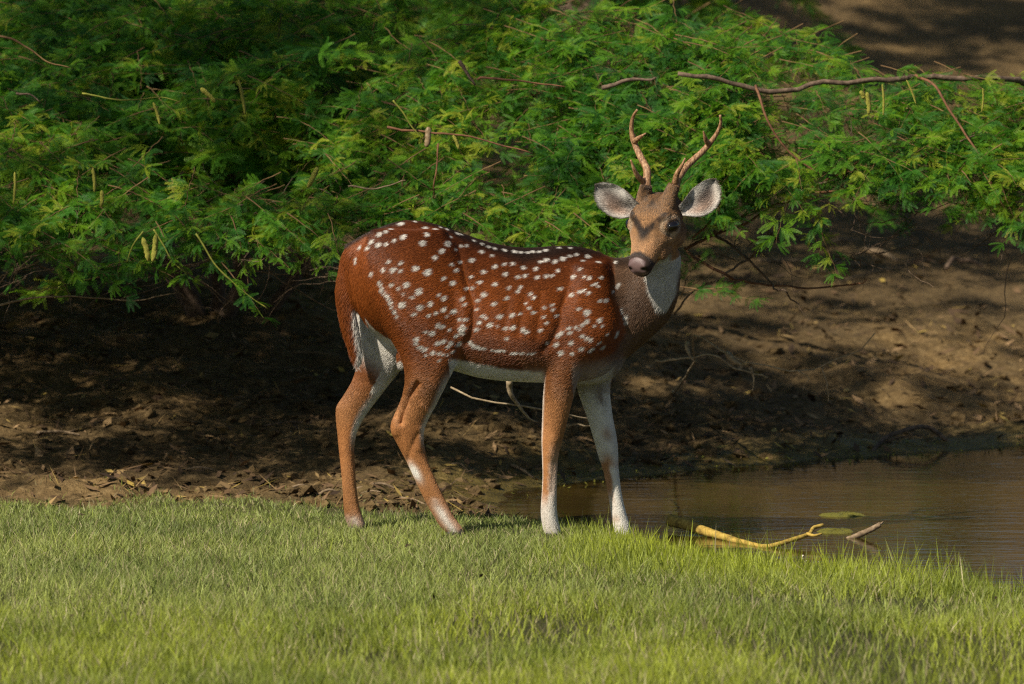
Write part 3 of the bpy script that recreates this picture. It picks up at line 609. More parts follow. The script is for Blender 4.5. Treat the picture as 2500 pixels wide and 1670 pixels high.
nL = tg.noise(.9, 5, .65, tc.outputs['Position']); c2 = tg.mix(.75, c2, tg.ramp(nL, [(.36, (.42, .40, .36)), (.5, (.8, .8, .78)), (.64, (1.35, 1.3, 1.2))]), 'MULTIPLY'); tg.l(c2, tg.b.inputs['Base Color']); rr_ = tg.n('ShaderNodeMapRange'); rr_.inputs[3].default_value = .95; rr_.inputs[4].default_value = .42; tg.l(a_w.outputs['Fac'], rr_.inputs[0]); tg.l(rr_.outputs[0], tg.b.inputs['Roughness'])
hh = tg.n('ShaderNodeMath', operation='ADD'); tg.l(n2, hh.inputs[0]); tg.l(n3, hh.inputs[1]); tg.bump(hh.outputs[0], .8, .012)
tg.b.inputs['Specular IOR Level'].default_value = .3
wet = sstep(.48, .10, sdg + .25 * fbm(np.c_[Xg.ravel() * 2, Yg.ravel() * 3, 0 * Xg.ravel()], 3).reshape(Xg.shape)) * 1.0
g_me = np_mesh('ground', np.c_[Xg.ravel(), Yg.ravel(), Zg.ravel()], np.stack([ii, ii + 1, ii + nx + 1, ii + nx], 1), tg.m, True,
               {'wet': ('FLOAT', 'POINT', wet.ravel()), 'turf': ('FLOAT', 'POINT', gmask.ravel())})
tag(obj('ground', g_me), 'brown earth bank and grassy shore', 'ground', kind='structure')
def gz(x, y): return float(ground_z(np.array([x]), np.array([y]))[0])
def drop(u, v):
    """where the sight line of pixel (u, v) meets the ground"""
    d = _f + _r * (u - 1250.0) / FPX + _u * (835.0 - v) / FPX; s = np.linspace(17, 34, 700); P = CAM + d * s[:, None]
    k = np.argmax(P[:, 2] < np.maximum(ground_z(P[:, 0], P[:, 1]), ZW)); return P[k]
# water: muddy, nearly still
tw = NT('pond_water'); geo = tw.n('ShaderNodeNewGeometry'); mp = tw.n('ShaderNodeMapping'); mp.inputs['Scale'].default_value = (1.6, 5.5, 1); tw.l(geo.outputs['Position'], mp.inputs[0])
w1 = tw.noise(3.0, 3, .55, mp.outputs[0]); w2 = tw.noise(16, 2, .5, mp.outputs[0]); ad = tw.n('ShaderNodeMath', operation='MULTIPLY_ADD'); tw.l(w2, ad.inputs[0]); ad.inputs[1].default_value = .25; tw.l(w1, ad.inputs[2])
tw.bump(ad.outputs[0], .055, .02); tw.l(tw.ramp(tw.noise(2.0, 3, .5, geo.outputs['Position']), [(.35, (.028, .018, .0035)), (.7, (.055, .036, .007))]), tw.b.inputs['Base Color']); tw.set(Roughness=.035, IOR=1.33)
wx = np.linspace(-.6, 7, 40); wy = np.linspace(-3.4, 5.6, 40); Xw, Yw = np.meshgrid(wx, wy); i2 = (np.arange(39)[:, None] * 40 + np.arange(39)[None]).ravel()
keep = pond_sd(Xw.ravel()[i2] + .1, Yw.ravel()[i2] + .11) < .35
tag(obj('water', np_mesh('water', np.c_[Xw.ravel(), Yw.ravel(), np.full(Xw.size, ZW)], np.stack([i2, i2 + 1, i2 + 41, i2 + 40], 1)[keep], tw.m)), 'still muddy brown pond water', 'water', kind='structure')

# clods and litter on the bare earth
def scatter_clods(n, seed):
    r = np.random.RandomState(seed); bm = bmesh.new(); bmesh.ops.create_icosphere(bm, subdivisions=1, radius=1); bv_ = np.array([v.co[:] for v in bm.verts]); bf_ = np.array([[v.index for v in f.verts] for f in bm.faces]); bm.free()
    x = r.uniform(-2.0, 2.2, n * 3); y = .5 + 4.5 * r.rand(n * 3) ** 1.5; ok = (pond_sd(x, y) > .06) & (y > grass_edge(x) - .05)
    clump = fbm(np.c_[x * 2.5, y * 2.5, 0 * x], 3); ok &= r.rand(len(x)) < (.35 + 1.2 * clump) * np.where(x > .7, .25, 1)
    x, y = x[ok][:n], y[ok][:n]; n = len(x); z = ground_z(x, y); s = .003 + .021 * r.rand(n) ** 4.5; s *= np.where((y < 1.3) & (x < 0), 1.25, 1)
    V = bv_[None] * (1 + .42 * r.randn(n, len(bv_), 1)) * s[:, None, None] * np.array([1.2, 1.2, .8]) + np.stack([x, y, z + s * .2], 1)[:, None]
    F = bf_[None] + (np.arange(n) * len(bv_))[:, None, None]
    return V.reshape(-1, 3), F.reshape(-1, 3)
V_, F_ = scatter_clods(5200, 5)
tag(obj('soil_clods', np_mesh('soil_clods', V_, F_, tg.m, False)), 'brown crumbly clods of earth on the bank', 'soil', kind='stuff')
tl_ = NT('dry_litter'); oi = tl_.n('ShaderNodeAttribute', attribute_name='tone'); tl_.l(tl_.ramp(oi.outputs['Fac'], [(.0, (.045, .025, .012)), (.45, (.14, .08, .035)), (.8, (.30, .19, .09)), (1.0, (.42, .30, .06))]), tl_.b.inputs['Base Color']); tl_.set(Roughness=.8)
def litter(n, seed):
    r = np.random.RandomState(seed); x = r.uniform(-2.0, 2.3, n * 3); y = .4 + 6 * r.rand(n * 3) ** 1.4; ok = (pond_sd(x, y) > .02) & (y > grass_edge(x) - .02); x, y = x[ok][:n], y[ok][:n]; n = len(x); z = ground_z(x, y)
    L = .008 + .03 * r.rand(n) ** 2; W = L * (.12 + .35 * r.rand(n)); a = r.rand(n) * 6.28; stick = r.rand(n) < .35; L[stick] *= 2.4; W[stick] = .0016
    d = np.stack([np.cos(a), np.sin(a), .35 * r.randn(n)], 1); e = np.stack([-np.sin(a), np.cos(a), .35 * r.randn(n)], 1); c = np.stack([x, y, z + .006 + .012 * r.rand(n)], 1)
    V = np.stack([c - d * L[:, None], c - e * W[:, None], c + d * L[:, None], c + e * W[:, None]], 1); t = np.repeat(r.rand(n) ** 1.3, 4)
    return V.reshape(-1, 3), np.arange(n * 4).reshape(-1, 4), t
V_, F_, t_ = litter(9000, 9)
tag(obj('leaf_litter', np_mesh('leaf_litter', V_, F_, tl_.m, False, {'tone': ('FLOAT', 'POINT', t_)})), 'scattered dry leaf and twig litter on the bank', 'litter', kind='stuff')
# ---------------------------------------------------------------- grass
tr = NT('grass_blade'); at_ = tr.n('ShaderNodeAttribute', attribute_name='col'); tr.l(at_.outputs['Color'], tr.b.inputs['Base Color']); tr.set(Roughness=.5); tr.b.inputs['Specular IOR Level'].default_value = .35
trl = tr.n('ShaderNodeBsdfTranslucent'); tr.l(at_.outputs['Color'], trl.inputs['Color']); mx = tr.n('ShaderNodeMixShader'); mx.inputs[0].default_value = .38
tr.l(tr.b.outputs[0], mx.inputs[1]); tr.l(trl.outputs[0], mx.inputs[2]); tr.l(mx.outputs[0], tr.out.inputs['Surface'])
def grass(n, seed):
    r = np.random.RandomState(seed); x = r.uniform(-1.85, 2.05, n); y = -3.35 + 4.5 * r.rand(n)
    sd = pond_sd(x, y); P = np.c_[x, y, 0 * x]
    edge = y - grass_edge(x) + .5 * fbm(P * [2.6, 4, 1], 4)
    tall = sstep(.0, .55, x + .5 * fbm(P * 1.3, 2)) * sstep(-1.6, -.3, y + .35 * x) ; tall = np.maximum(tall, .5 * sstep(-1.0, -2.4, y + .9 * fbm(P * [1.1, 1.6, 1] + 12, 3)))
    dens = sstep(.14, -.22, edge) * sstep(-.34, .10, sd + .16 * fbm(P * 5, 2))
    bare = fbm(P * [2.0, 2.6, 1] + 31, 4); dens *= 1 - .85 * sstep(.0, .32, bare + .6 * sstep(.35, 1.0, x) * sstep(-1.8, -2.5, y)) * sstep(-.5, -1.3, y - .2 * x)
    dens = np.maximum(dens, .018 * (edge < .45) * (edge > -.2) * (sd > -.3))
    dens = np.maximum(dens, .05 * (sd < .05) * (sd > -.5) * (y < .7) + .012 * (sd < 0) * (sd > -.9) * (y < .9))
    k = r.rand(n) < dens; x, y, sd, tall = x[k], y[k], sd[k], tall[k]; n = len(x); P = np.c_[x, y, 0 * x]
    z = ground_z(x, y, True); H = ((.022 + .036 * r.rand(n)) * (1 - tall) + (.040 + .050 * r.rand(n)) * tall) * (.62 + .38 * sstep(.1, -.9, y + .25 * x)); H *= (1 + .55 * fbm(P * 4 + 3, 3)) * (.7 + .6 * r.rand(n))
    lone = r.rand(n) < .02 + .06 * tall + .35 * (sd < .05); H[lone] *= 1.3 + .6 * r.rand(lone.sum())
    a = r.rand(n) * 6.283; lean = (.08 + .75 * r.rand(n) ** 1.5) * (1 - tall) + (.03 + .32 * r.rand(n)) * tall
    dx, dy = np.cos(a) * lean, np.sin(a) * lean; w = (.0008 + .0011 * r.rand(n)) * (1 + .2 * tall)
    b = r.rand(n) * 6.283; sx, sy = np.cos(b), np.sin(b) * .6; pts = []
    root = np.stack([x, y, z - .004], 1); D = np.stack([dx, dy, np.ones(n)], 1); D /= np.linalg.norm(D, axis=1)[:, None]; S = np.stack([sx, sy, 0 * sx], 1)
    curl = np.stack([np.cos(a), np.sin(a), -.5 - .0 * a], 1) * (H * (.08 + .5 * r.rand(n) ** 2) * (1.1 - .7 * tall))[:, None]
    def pos(s): return root + D * (H * s)[:, None] + curl * s ** 2.2
    W = w[:, None] * S
    V = np.stack([pos(0) - W, pos(0) + W, pos(.5) - W * .85, pos(.5) + W * .85, pos(1.0)], 1)
    o = (np.arange(n) * 5)[:, None]; F = np.concatenate([o + np.array([[0, 1, 3]]), o + np.array([[0, 3, 2]]), o + np.array([[2, 3, 4]])], 0)
    g = np.array([.375, .44, .12]); yg = np.array([.42, .485, .035]); dry = np.array([.50, .44, .24]); dk = np.array([.085, .15, .04])
    t = np.clip(tall * .9 + .30 * sstep(-.8, -2.6, y + 1.0 * fbm(P * [1.0, 1.5, 1] + 4, 3)) + .25 * r.randn(n), 0, 1)[:, None]; C = g * (1 - t) + yg * t
    m = np.clip(.35 * (r.rand(n) ** 2) + .65 * fbm(P * 2.2 + 8, 4), 0, .8)[:, None]; C = C * (1 - m) + dk * m
    q = (r.rand(n) < np.where(tall > .5, .05, .14))[:, None]; C = np.where(q, dry, C) * (.5 + .8 * r.rand(n, 1))
    return V.reshape(-1, 3), F, np.repeat(C, 5, 0)
V_, F_, C_ = grass(340000, 21)
tag(obj('grass', np_mesh('grass', V_, F_, tr.m, True, {'col': ('FLOAT_COLOR', 'POINT', rgba(C_))})), 'short green grass covering the near shore', 'grass', kind='stuff')
print('grass tris', len(F_))
# ---------------------------------------------------------------- thorn bushes with feathery leaves
def m_leaf(name, stops):
    t = NT(name); oi = t.n('ShaderNodeObjectInfo'); nz_ = t.noise(2.2, 3, .6, oi.outputs['Location']); ma = t.n('ShaderNodeMath', operation='MULTIPLY_ADD'); t.l(nz_, ma.inputs[0]); ma.inputs[1].default_value = 1.5; ma.inputs[2].default_value = -.75; mb = t.n('ShaderNodeMath', operation='ADD', use_clamp=True); t.l(ma.outputs[0], mb.inputs[0]); t.l(oi.outputs['Random'], mb.inputs[1]); col = t.ramp(mb.outputs[0], stops)
    t.l(col, t.b.inputs['Base Color']); t.set(Roughness=.5); t.b.inputs['Specular IOR Level'].default_value = .22
    tr_ = t.n('ShaderNodeBsdfTranslucent'); br = t.mix(1.0, col, (1.25, 1.35, .7), 'MULTIPLY'); t.l(br, tr_.inputs['Color'])
    mx = t.n('ShaderNodeMixShader'); mx.inputs[0].default_value = .35; t.l(t.b.outputs[0], mx.inputs[1]); t.l(tr_.outputs[0], mx.inputs[2]); t.l(mx.outputs[0], t.out.inputs['Surface'])
    return t.m
M_LEAF = m_leaf('acacia_leaf', [(0, (.03, .115, .022)), (.3, (.05, .175, .016)), (.6, (.09, .24, .014)), (.87, (.16, .31, .014)), (1, (.30, .36, .03))])
def leaf_mesh(seed):
    """one twice-pinnate leaf: stalk, four to six pinnae, each with rows of narrow leaflets"""
    r = random.Random(seed); V = []; F = []
    def quad(a, b, c, d):
        o = len(V); V.extend([a, b, c, d]); F.append([o, o + 1, o + 2, o + 3])
    npair = r.choice([2, 2, 3]); st = .016
    quad(np.array([0, -.0006, 0]), np.array([st + .012 * npair, -.0004, .002]), np.array([st + .012 * npair, .0004, .002]), np.array([0, .0006, 0]))
    for p in range(npair):
        for s in (-1, 1):
            L = r.uniform(.045, .068); ang = s * math.radians(r.uniform(28, 58) if p < npair - 1 else r.uniform(12, 30)); b0 = np.array([st + .012 * p, 0, .001]); n = int(L / .0042)
            droop = r.uniform(.1, .55); bend = r.uniform(-.3, .3); roll = r.uniform(-.5, .5); prev = b0; P = []
            for k in range(n + 1):
                q = k / n; a = ang + bend * q * s; P.append(b0 + np.array([math.cos(a) * L * q, math.sin(a) * L * q, .012 * q - droop * L * q * q]))
            for k in range(n):
                d = P[k + 1] - P[k]; d /= np.linalg.norm(d); side = np.cross([0, 0, 1], d); side /= np.linalg.norm(side); up = np.cross(d, side)
                side = side * math.cos(roll) + up * math.sin(roll); up = np.cross(d, side)
                quad(P[k] - side * .0005, P[k + 1] - side * .0005, P[k + 1] + side * .0005, P[k] + side * .0005)
                q = (k + .5) / n; ll = .0092 * (.55 + .45 * math.sin(math.pi * min(1, q * .85 + .15))) * r.uniform(.85, 1.1)
                for sd in (-1, 1):
                    t = side * sd * .93 + d * .36 + up * r.uniform(.0, .35); t /= np.linalg.norm(t); w = d * .00135; c = P[k] + d * .001
                    quad(c, c + t * ll * .5 + w, c + t * ll, c + t * ll * .5 - w)
    return np_mesh('leaf', np.array(V), F, M_LEAF, False)
LEAVES = [leaf_mesh(100 + k) for k in range(7)]
lib = bpy.data.collections.new('leaf_library')
for k, me in enumerate(LEAVES): lib.objects.link(bpy.data.objects.new('leaf_source_%d' % k, me))
def leaf_tree():
    ng = bpy.data.node_groups.new('leaf_scatter', 'GeometryNodeTree')
    ng.interface.new_socket('Geometry', in_out='INPUT', socket_type='NodeSocketGeometry'); ng.interface.new_socket('Geometry', in_out='OUTPUT', socket_type='NodeSocketGeometry')
    N_ = ng.nodes; a = N_.new('NodeGroupInput'); z = N_.new('NodeGroupOutput'); ip = N_.new('GeometryNodeInstanceOnPoints'); ci = N_.new('GeometryNodeCollectionInfo')
    ci.inputs['Collection'].default_value = lib; ci.inputs['Separate Children'].default_value = True; ci.inputs['Reset Children'].default_value = True
    def na(name, typ):
        x = N_.new('GeometryNodeInputNamedAttribute'); x.data_type = typ; x.inputs['Name'].default_value = name; return [o for o in x.outputs if o.enabled][0]
    L_ = ng.links; L_.new(a.outputs[0], ip.inputs['Points']); L_.new(ci.outputs[0], ip.inputs['Instance']); ip.inputs['Pick Instance'].default_value = True
    L_.new(na('var', 'INT'), ip.inputs['Instance Index']); L_.new(na('rot', 'FLOAT_VECTOR'), ip.inputs['Rotation']); L_.new(na('scl', 'FLOAT'), ip.inputs['Scale'])
    L_.new(ip.outputs[0], z.inputs[0]); return ng
NG = leaf_tree()
def m_bark(name, stops, sc=60):
    t = NT(name); g = t.n('ShaderNodeNewGeometry'); n = t.noise(sc, 5, .65, g.outputs['Position']); t.l(t.ramp(n, stops), t.b.inputs['Base Color']); t.set(Roughness=.85); t.bump(n, .6, .004); return t.m
M_BARK = m_bark('thorn_bark', [(.3, (.05, .032, .022)), (.5, (.13, .085, .055)), (.75, (.27, .19, .13))])
M_TWIG = m_bark('twig_bark', [(.3, (.10, .05, .02)), (.6, (.20, .12, .045)), (.8, (.26, .22, .06))], 25)
M_RED = m_bark('red_twig', [(.3, (.09, .035, .018)), (.6, (.22, .10, .045)), (.8, (.30, .18, .10))], 40)
M_DEAD = m_bark('dead_wood', [(.3, (.10, .068, .038)), (.55, (.24, .17, .10)), (.8, (.40, .31, .20))], 70)
M_GREYTWIG = m_bark('grey_twig', [(.3, (.07, .045, .03)), (.55, (.17, .115, .075)), (.8, (.30, .22, .15))], 30)
M_GREEN = m_bark('green_twig', [(.3, (.12, .15, .02)), (.7, (.30, .29, .035))], 40)

class Bush:
    def __init__(s): s.pos = []; s.rot = []; s.scl = []; s.tw = []; s.nv = 0
    def spray(s, p, d, L, sc, dens=1.0, twig_r=.0022):
        """a zig-zag twig from p along d with leaves at its nodes; d is bent down a little as it goes"""
        d = np.array(d, float); d /= np.linalg.norm(d); n = max(3, int(L / .029)); P = [np.array(p, float)]; zig = 1; side = np.cross(d, [0, 0, 1.0]); side /= np.linalg.norm(side) + 1e-9
        for k in range(n):
            d = d + np.array([0, 0, -.03]) + .05 * RS.randn(3); d /= np.linalg.norm(d); zig = -zig
            P.append(P[-1] + (d + side * zig * .13) * L / n)
            m = 2 if RS.rand() < .45 * dens else 1
            if k == 0 and n > 6: m = 0
            for j in range(m):
                if RS.rand() > .93 * dens + .2: continue
                a = zig * RS.uniform(.5, 1.25); fw = d * math.cos(a) + side * math.sin(a) + np.array([0, 0, RS.uniform(-.25, .30)]); fw /= np.linalg.norm(fw)
                up = np.array([-.18, -.30, 1.0]) + .55 * RS.randn(3)                 # leaves turn their faces to the light
                yv = np.cross(up, fw); yv /= np.linalg.norm(yv) + 1e-9; zv = np.cross(fw, yv)
                s.pos.append(P[-1]); s.rot.append(Matrix(np.stack([fw, yv, zv], 1)).to_euler()[:]); s.scl.append(sc * RS.uniform(.6, 1.05) * (1 - .25 * k / n))
        s.tw.append((np.array(P), twig_r * (1 - .75 * np.linspace(0, 1, len(P)))))
    def build(s, root, name_leaf_parts=0):
        pos = np.array(s.pos); rot = np.array(s.rot); scl = np.array(s.scl); var = RS.randint(0, len(LEAVES), len(pos))
        M = []
        if name_leaf_parts:                                   # the leaves that show largest stay single objects
            u, v = proj(pos); vis = (u > 0) & (u < 2500) & (v > 0) & (v < 1000); sco = np.where(vis, -pos[:, 1] + .5 * scl, -99); top = np.argsort(-sco)[:name_leaf_parts]
            base = Vector(root.location)
            for k in top:
                o = obj('leaf', LEAVES[var[k]], root); o.location = Vector(pos[k]) - base; o.rotation_euler = rot[k]; o.scale = (scl[k],) * 3
            m = np.ones(len(pos), bool); m[top] = False; pos, rot, scl, var = pos[m], rot[m], scl[m], var[m]
        me = np_mesh('foliage', pos - np.array(root.location), np.zeros((0, 3), int), None, False, {'rot': ('FLOAT_VECTOR', 'POINT', rot), 'scl': ('FLOAT', 'POINT', scl)})
        at_ = me.attributes.new('var', 'INT', 'POINT'); at_.data.foreach_set('value', var.astype(np.int32))
        fo = tag(obj('foliage', me, root), kind='stuff'); md_ = fo.modifiers.new('leaves', 'NODES'); md_.node_group = NG
        V = []; F = []; o = 0
        for P, R in s.tw:                                     # three-sided twigs, many and thin
            v_, f_ = tube(P, R, 3, False); V.append(v_); F.append(np.array(f_) + o); o += len(v_)
        V = np.concatenate(V) - np.array(root.location); tag(obj('twigs', np_mesh('twigs', V, np.concatenate(F), M_TWIG), root), kind='stuff')
        print(root.name, 'leaves', len(pos), 'twig tris', 2 * len(np.concatenate(F)))
def limb(name, pts, r0, r1, root, mat, n=26, seg=8, wob=.0, jit=.12):
    P = smooth_path(pts, n)
    if wob: P[1:-1] += wob * np.stack([fbm(P[1:-1] * 9 + 7 * k, 3) for k in range(3)], 1)
    R = r0 + (r1 - r0) * np.linspace(0, 1, n) ** .9
    v_, f_ = tube(P - (np.array(root.location) if root is not None else 0), R, seg, True, jit); return obj(name, np_mesh(name, v_, f_, mat), root)
def pxl(*pts): return [at(u, v, y) for u, v, y in pts]

HEM = np.array([(-200, 600), (0, 600), (150, 625), (330, 640), (480, 590), (600, 610), (750, 550), (860, 590), (1000, 570), (1200, 580), (1350, 580), (1480, 590), (1700, 500), (1850, 455), (2000, 440), (2150, 420), (2300, 440), (2500, 480), (2750, 500)], float)
def yfront(x): return np.interp(x, [-2, -.4, .3, .9, 1.6], [.95, 1.05, 1.12, 1.05, 1.0])
def canopy(bush, x0, x1, depth, ztop, n, seed, scale=1.0):
    r = np.random.RandomState(seed)
    for k in range(n):
        x = r.uniform(x0, x1); yf = yfront(x); u = 1250 + x * 810 * 20 / (20 + yf); zh = at(u, np.interp(u, HEM[:, 0], HEM[:, 1]), yf)[2]
        t = r.rand() ** 1.15; y = yf + t * np.interp(x, *depth); ztp = np.interp(x, *ztop)
        z = zh + .07 + (ztp - zh) * (1 - (1 - t) ** 1.5) + .10 * fbm(np.array([[x * 2.2, y * 2.2, seed]]), 3)[0] - r.rand() ** 2.2 * .32 * min(1, .35 + 1.6 * t)
        if fbm(np.array([[x * 2.6, y * 2.6, z * 3 + seed]]), 2)[0] > .13 and t > .06: continue      # gaps into the dark inside
        L = r.uniform(.20, .42); a = r.uniform(-1.25, 1.25); d = np.array([math.sin(a), -math.cos(a) * .8, r.uniform(-.35, .15) if t > .12 else r.uniform(-.5, .02)])
        p = np.array([x, y, z]) - d / np.linalg.norm(d) * L * .55
        bush.spray(p, d, L, scale * r.uniform(.85, 1.15))
main = tag(empty('thorn_bush', (-1.1, 4.0, gz(-1.1, 4.0))), 'dense green feathery thorn bush arching over the dark bank behind the stag', 'bush', 'feathery thorn bushes')
B1 = Bush(); canopy(B1, -2.2, .75, ([-2.2, -1, -.1, .2, .8], [3.4, 3.0, 1.5, .9, .5]), ([-2.2, -1, -.2, .2, .8], [1.72, 1.68, 1.52, 1.45, 1.40]), 1950, 3); canopy(B1, -4.4, -2.15, ([-4.4, -2.1], [3.4, 3.4]), ([-4.4, -2.1], [1.8, 1.72]), 420, 4, 1.5)
for k in range(600):                                       # hidden inner sprays, added to darken the ground under the bush
    x_ = RS.uniform(-3.6, -.45); y_ = RS.uniform(1.7, 4.6); B1.spray((x_, y_, .95 + .16 * (y_ - 1.5) + .12 * RS.randn()), (RS.randn(), RS.randn(), .2 * RS.randn()), RS.uniform(.35, .6), 1.9)
side = tag(empty('thorn_bush', (1.9, 3.9, gz(1.9, 3.9))), 'low flat thorn bush with a long grey branch, reaching over the pond', 'bush', 'feathery thorn bushes')
B2 = Bush(); canopy(B2, .62, 2.2, ([.6, .8, 1.1, 2.2], [1.5, 1.2, .85, .7]), ([.6, .75, .95, 1.3, 2.2], [1.45, 1.40, 1.30, 1.22, 1.20]), 430, 8)
# sprays the photograph shows one by one along the lower hem
def hang(bush, a, b, y, sc=1.0, dens=1.0, dy=-.05):
    A = at(*a, y); B = at(*b, y + dy); bush.spray(A, B - A, np.linalg.norm(B - A), sc, dens, .0026)
for a, b, y in (((420, 520), (560, 690), 1.0), ((540, 640), (655, 770), .95), ((90, 560), (330, 690), .95), ((380, 540), (470, 680), .95), ((250, 600), (420, 690), 1.0), ((560, 520), (640, 680), 1.0), ((600, 480), (760, 600), .95),
               ((700, 520), (800, 590), .95), ((800, 520), (830, 660), .85), ((20, 560), (190, 640), 1.0), ((1130, 520), (1250, 600), .95), ((1330, 540), (1420, 600), .95), ((1400, 520), (1520, 600), .9)):
    hang(B1, a, b, y)
for a, b, y in (((1990, 500), (2010, 680), 1.1), ((1960, 480), (2005, 640), 1.15), ((1660, 730), (1680, 640), 1.2), ((1660, 700), (1840, 720), 1.1), ((1670, 715), (1780, 690), 1.15), ((2400, 420), (2480, 570), 1.0), ((2440, 440), (2510, 600), 1.0), ((2370, 430), (2420, 520), 1.1),
               ((1900, 430), (2010, 520), 1.1), ((2130, 470), (2210, 540), 1.3), ((1700, 470), (1800, 540), 1.1), ((2280, 150), (2420, 195), 1.3), ((2350, 180), (2500, 205), 1.25), ((2150, 160), (2300, 190), 1.4)):
    hang(B2, a, b, y)
for k in range(16):                                        # loose ends of the side bush
    u = rnd.uniform(1650, 2480); v = np.interp(u, HEM[:, 0], HEM[:, 1]) - rnd.uniform(0, 60); hang(B2, (u, v), (u + rnd.uniform(-70, 90), v + rnd.uniform(20, 80)), rnd.uniform(1.0, 1.5), .9)
B1.build(main, 170); B2.build(side, 110)
def tangle(root, n, us, vs, ys, seed):
    r = np.random.RandomState(seed); V = []; F = []; o = 0
    for k in range(n):
        u, v, y = r.uniform(*us), r.uniform(*vs), r.uniform(*ys); p = at(u, v, y); d = np.array([r.randn(), .5 * r.randn(), .35 * r.randn()]); d /= np.linalg.norm(d); L = r.uniform(.12, .38); P = [p]
        for q in range(9): d = d + .22 * r.randn(3); d /= np.linalg.norm(d); P.append(P[-1] + d * L / 9)
        v_, f_ = tube(np.array(P), r.uniform(.0013, .0024) * np.linspace(1, .35, 10), 4, False); V.append(v_); F.append(np.array(f_) + o); o += len(v_)
    tag(obj('dead_twigs', np_mesh('dead_twigs', np.concatenate(V) - np.array(root.location), np.concatenate(F), M_GREYTWIG), root), kind='stuff')
tangle(main, 150, (-50, 950), (470, 690), (1.1, 1.9), 1); tangle(side, 110, (1640, 2500), (380, 640), (1.2, 1.6), 2)
# limbs of the two bushes
for pts, r0, r1 in (([(-1.1, 4.0, .1), (-1.3, 3.8, .7), (-1.6, 3.2, 1.05), (-2.0, 2.3, 1.1), (-2.5, 1.5, 1.0)], .035, .008), ([(-1.05, 4.0, .1), (-.9, 3.7, .7), (-.6, 3.1, 1.1), (-.1, 2.4, 1.15), (.4, 1.8, 1.0)], .034, .007),
                    ([(-1.1, 4.05, .1), (-1.0, 3.9, .8), (-.95, 3.3, 1.1), (-1.0, 2.4, 1.05), (-1.15, 1.6, .85)], .03, .006), ([(-1.0, 4.05, .1), (-.5, 3.9, .8), (.2, 3.5, 1.15), (.8, 2.9, 1.15)], .03, .008), ([(-1.15, 4.1, .1), (-1.3, 4.3, 1.0), (-1.2, 4.5, 1.6)], .035, .012)):
    limb('limb', [np.array(p) for p in pts], r0, r1, main, M_BARK, 30, 8, .06, .25)
limb('limb', [np.array((1.9, 3.9, .25)), np.array((2.0, 3.2, .8)), np.array((1.95, 2.4, 1.15))] + pxl((2490, 200, 1.5), (2400, 196, 1.42), (2300, 190, 1.38), (2230, 184, 1.35), (2130, 190, 1.3), (2060, 197, 1.27), (1990, 203, 1.25), (1920, 214, 1.22), (1855, 216, 1.2), (1800, 204, 1.18), (1750, 190, 1.16), (1700, 179, 1.15), (1655, 180, 1.15)), .014, .0075, side, M_BARK, 90, 8, .03, .35)
limb('twig', pxl((2235, 184, 1.35), (2290, 222, 1.2), (2340, 300, 1.15), (2390, 372, 1.1), (2430, 470, 1.08), (2455, 512, 1.05)), .005, .0025, side, M_RED, 26, 6, .01)
limb('twig', pxl((1845, 210, 1.2), (1858, 240, 1.12), (1880, 300, 1.1), (1920, 360, 1.1), (1960, 395, 1.1), (2010, 430, 1.1)), .005, .0025, side, M_RED, 24, 6, .01)
for pts, m, r in (([(1672, 608), (1755, 572), (1817, 550), (1880, 505), (1930, 480)], M_RED, .0042), ([(1675, 612), (1719, 645), (1763, 670), (1830, 690), (1900, 700), (2000, 705), (2050, 695), (2115, 684)], M_RED, .004), ([(1745, 560), (1755, 579), (1825, 634), (1868, 681), (1915, 714), (1950, 743)], M_BARK, .0042),
                  ([(1763, 672), (1825, 634), (1846, 605), (1872, 572), (1876, 545)], M_BARK, .0034), ([(1648, 768), (1672, 740), (1716, 702), (1800, 690)], M_BARK, .003), ([(1950, 480), (2030, 440), (2120, 410), (2220, 395), (2330, 392)], M_RED, .0042), ([(1960, 455), (2080, 430), (2200, 400), (2300, 360), (2380, 330)], M_BARK, .004),
                  ([(2050, 440), (2100, 400), (2160, 360), (2200, 310), (2226, 262)], M_RED, .004), ([(2130, 470), (2200, 490), (2290, 485), (2340, 470), (2390, 440)], M_BARK, .003), ([(1990, 470), (2060, 460), (2190, 420), (2320, 400)], M_RED, .0035), ([(1760, 555), (1830, 520), (1900, 500), (2000, 480)], M_BARK, .003), ([(1690, 580), (1740, 540), (1800, 500)], M_RED, .003)):
    limb('twig', [at(u, v, 1.25 + .1 * math.sin(u)) for u, v in pts], r * 1.3, r * .55, side, m, 26, 6, .02, .3)
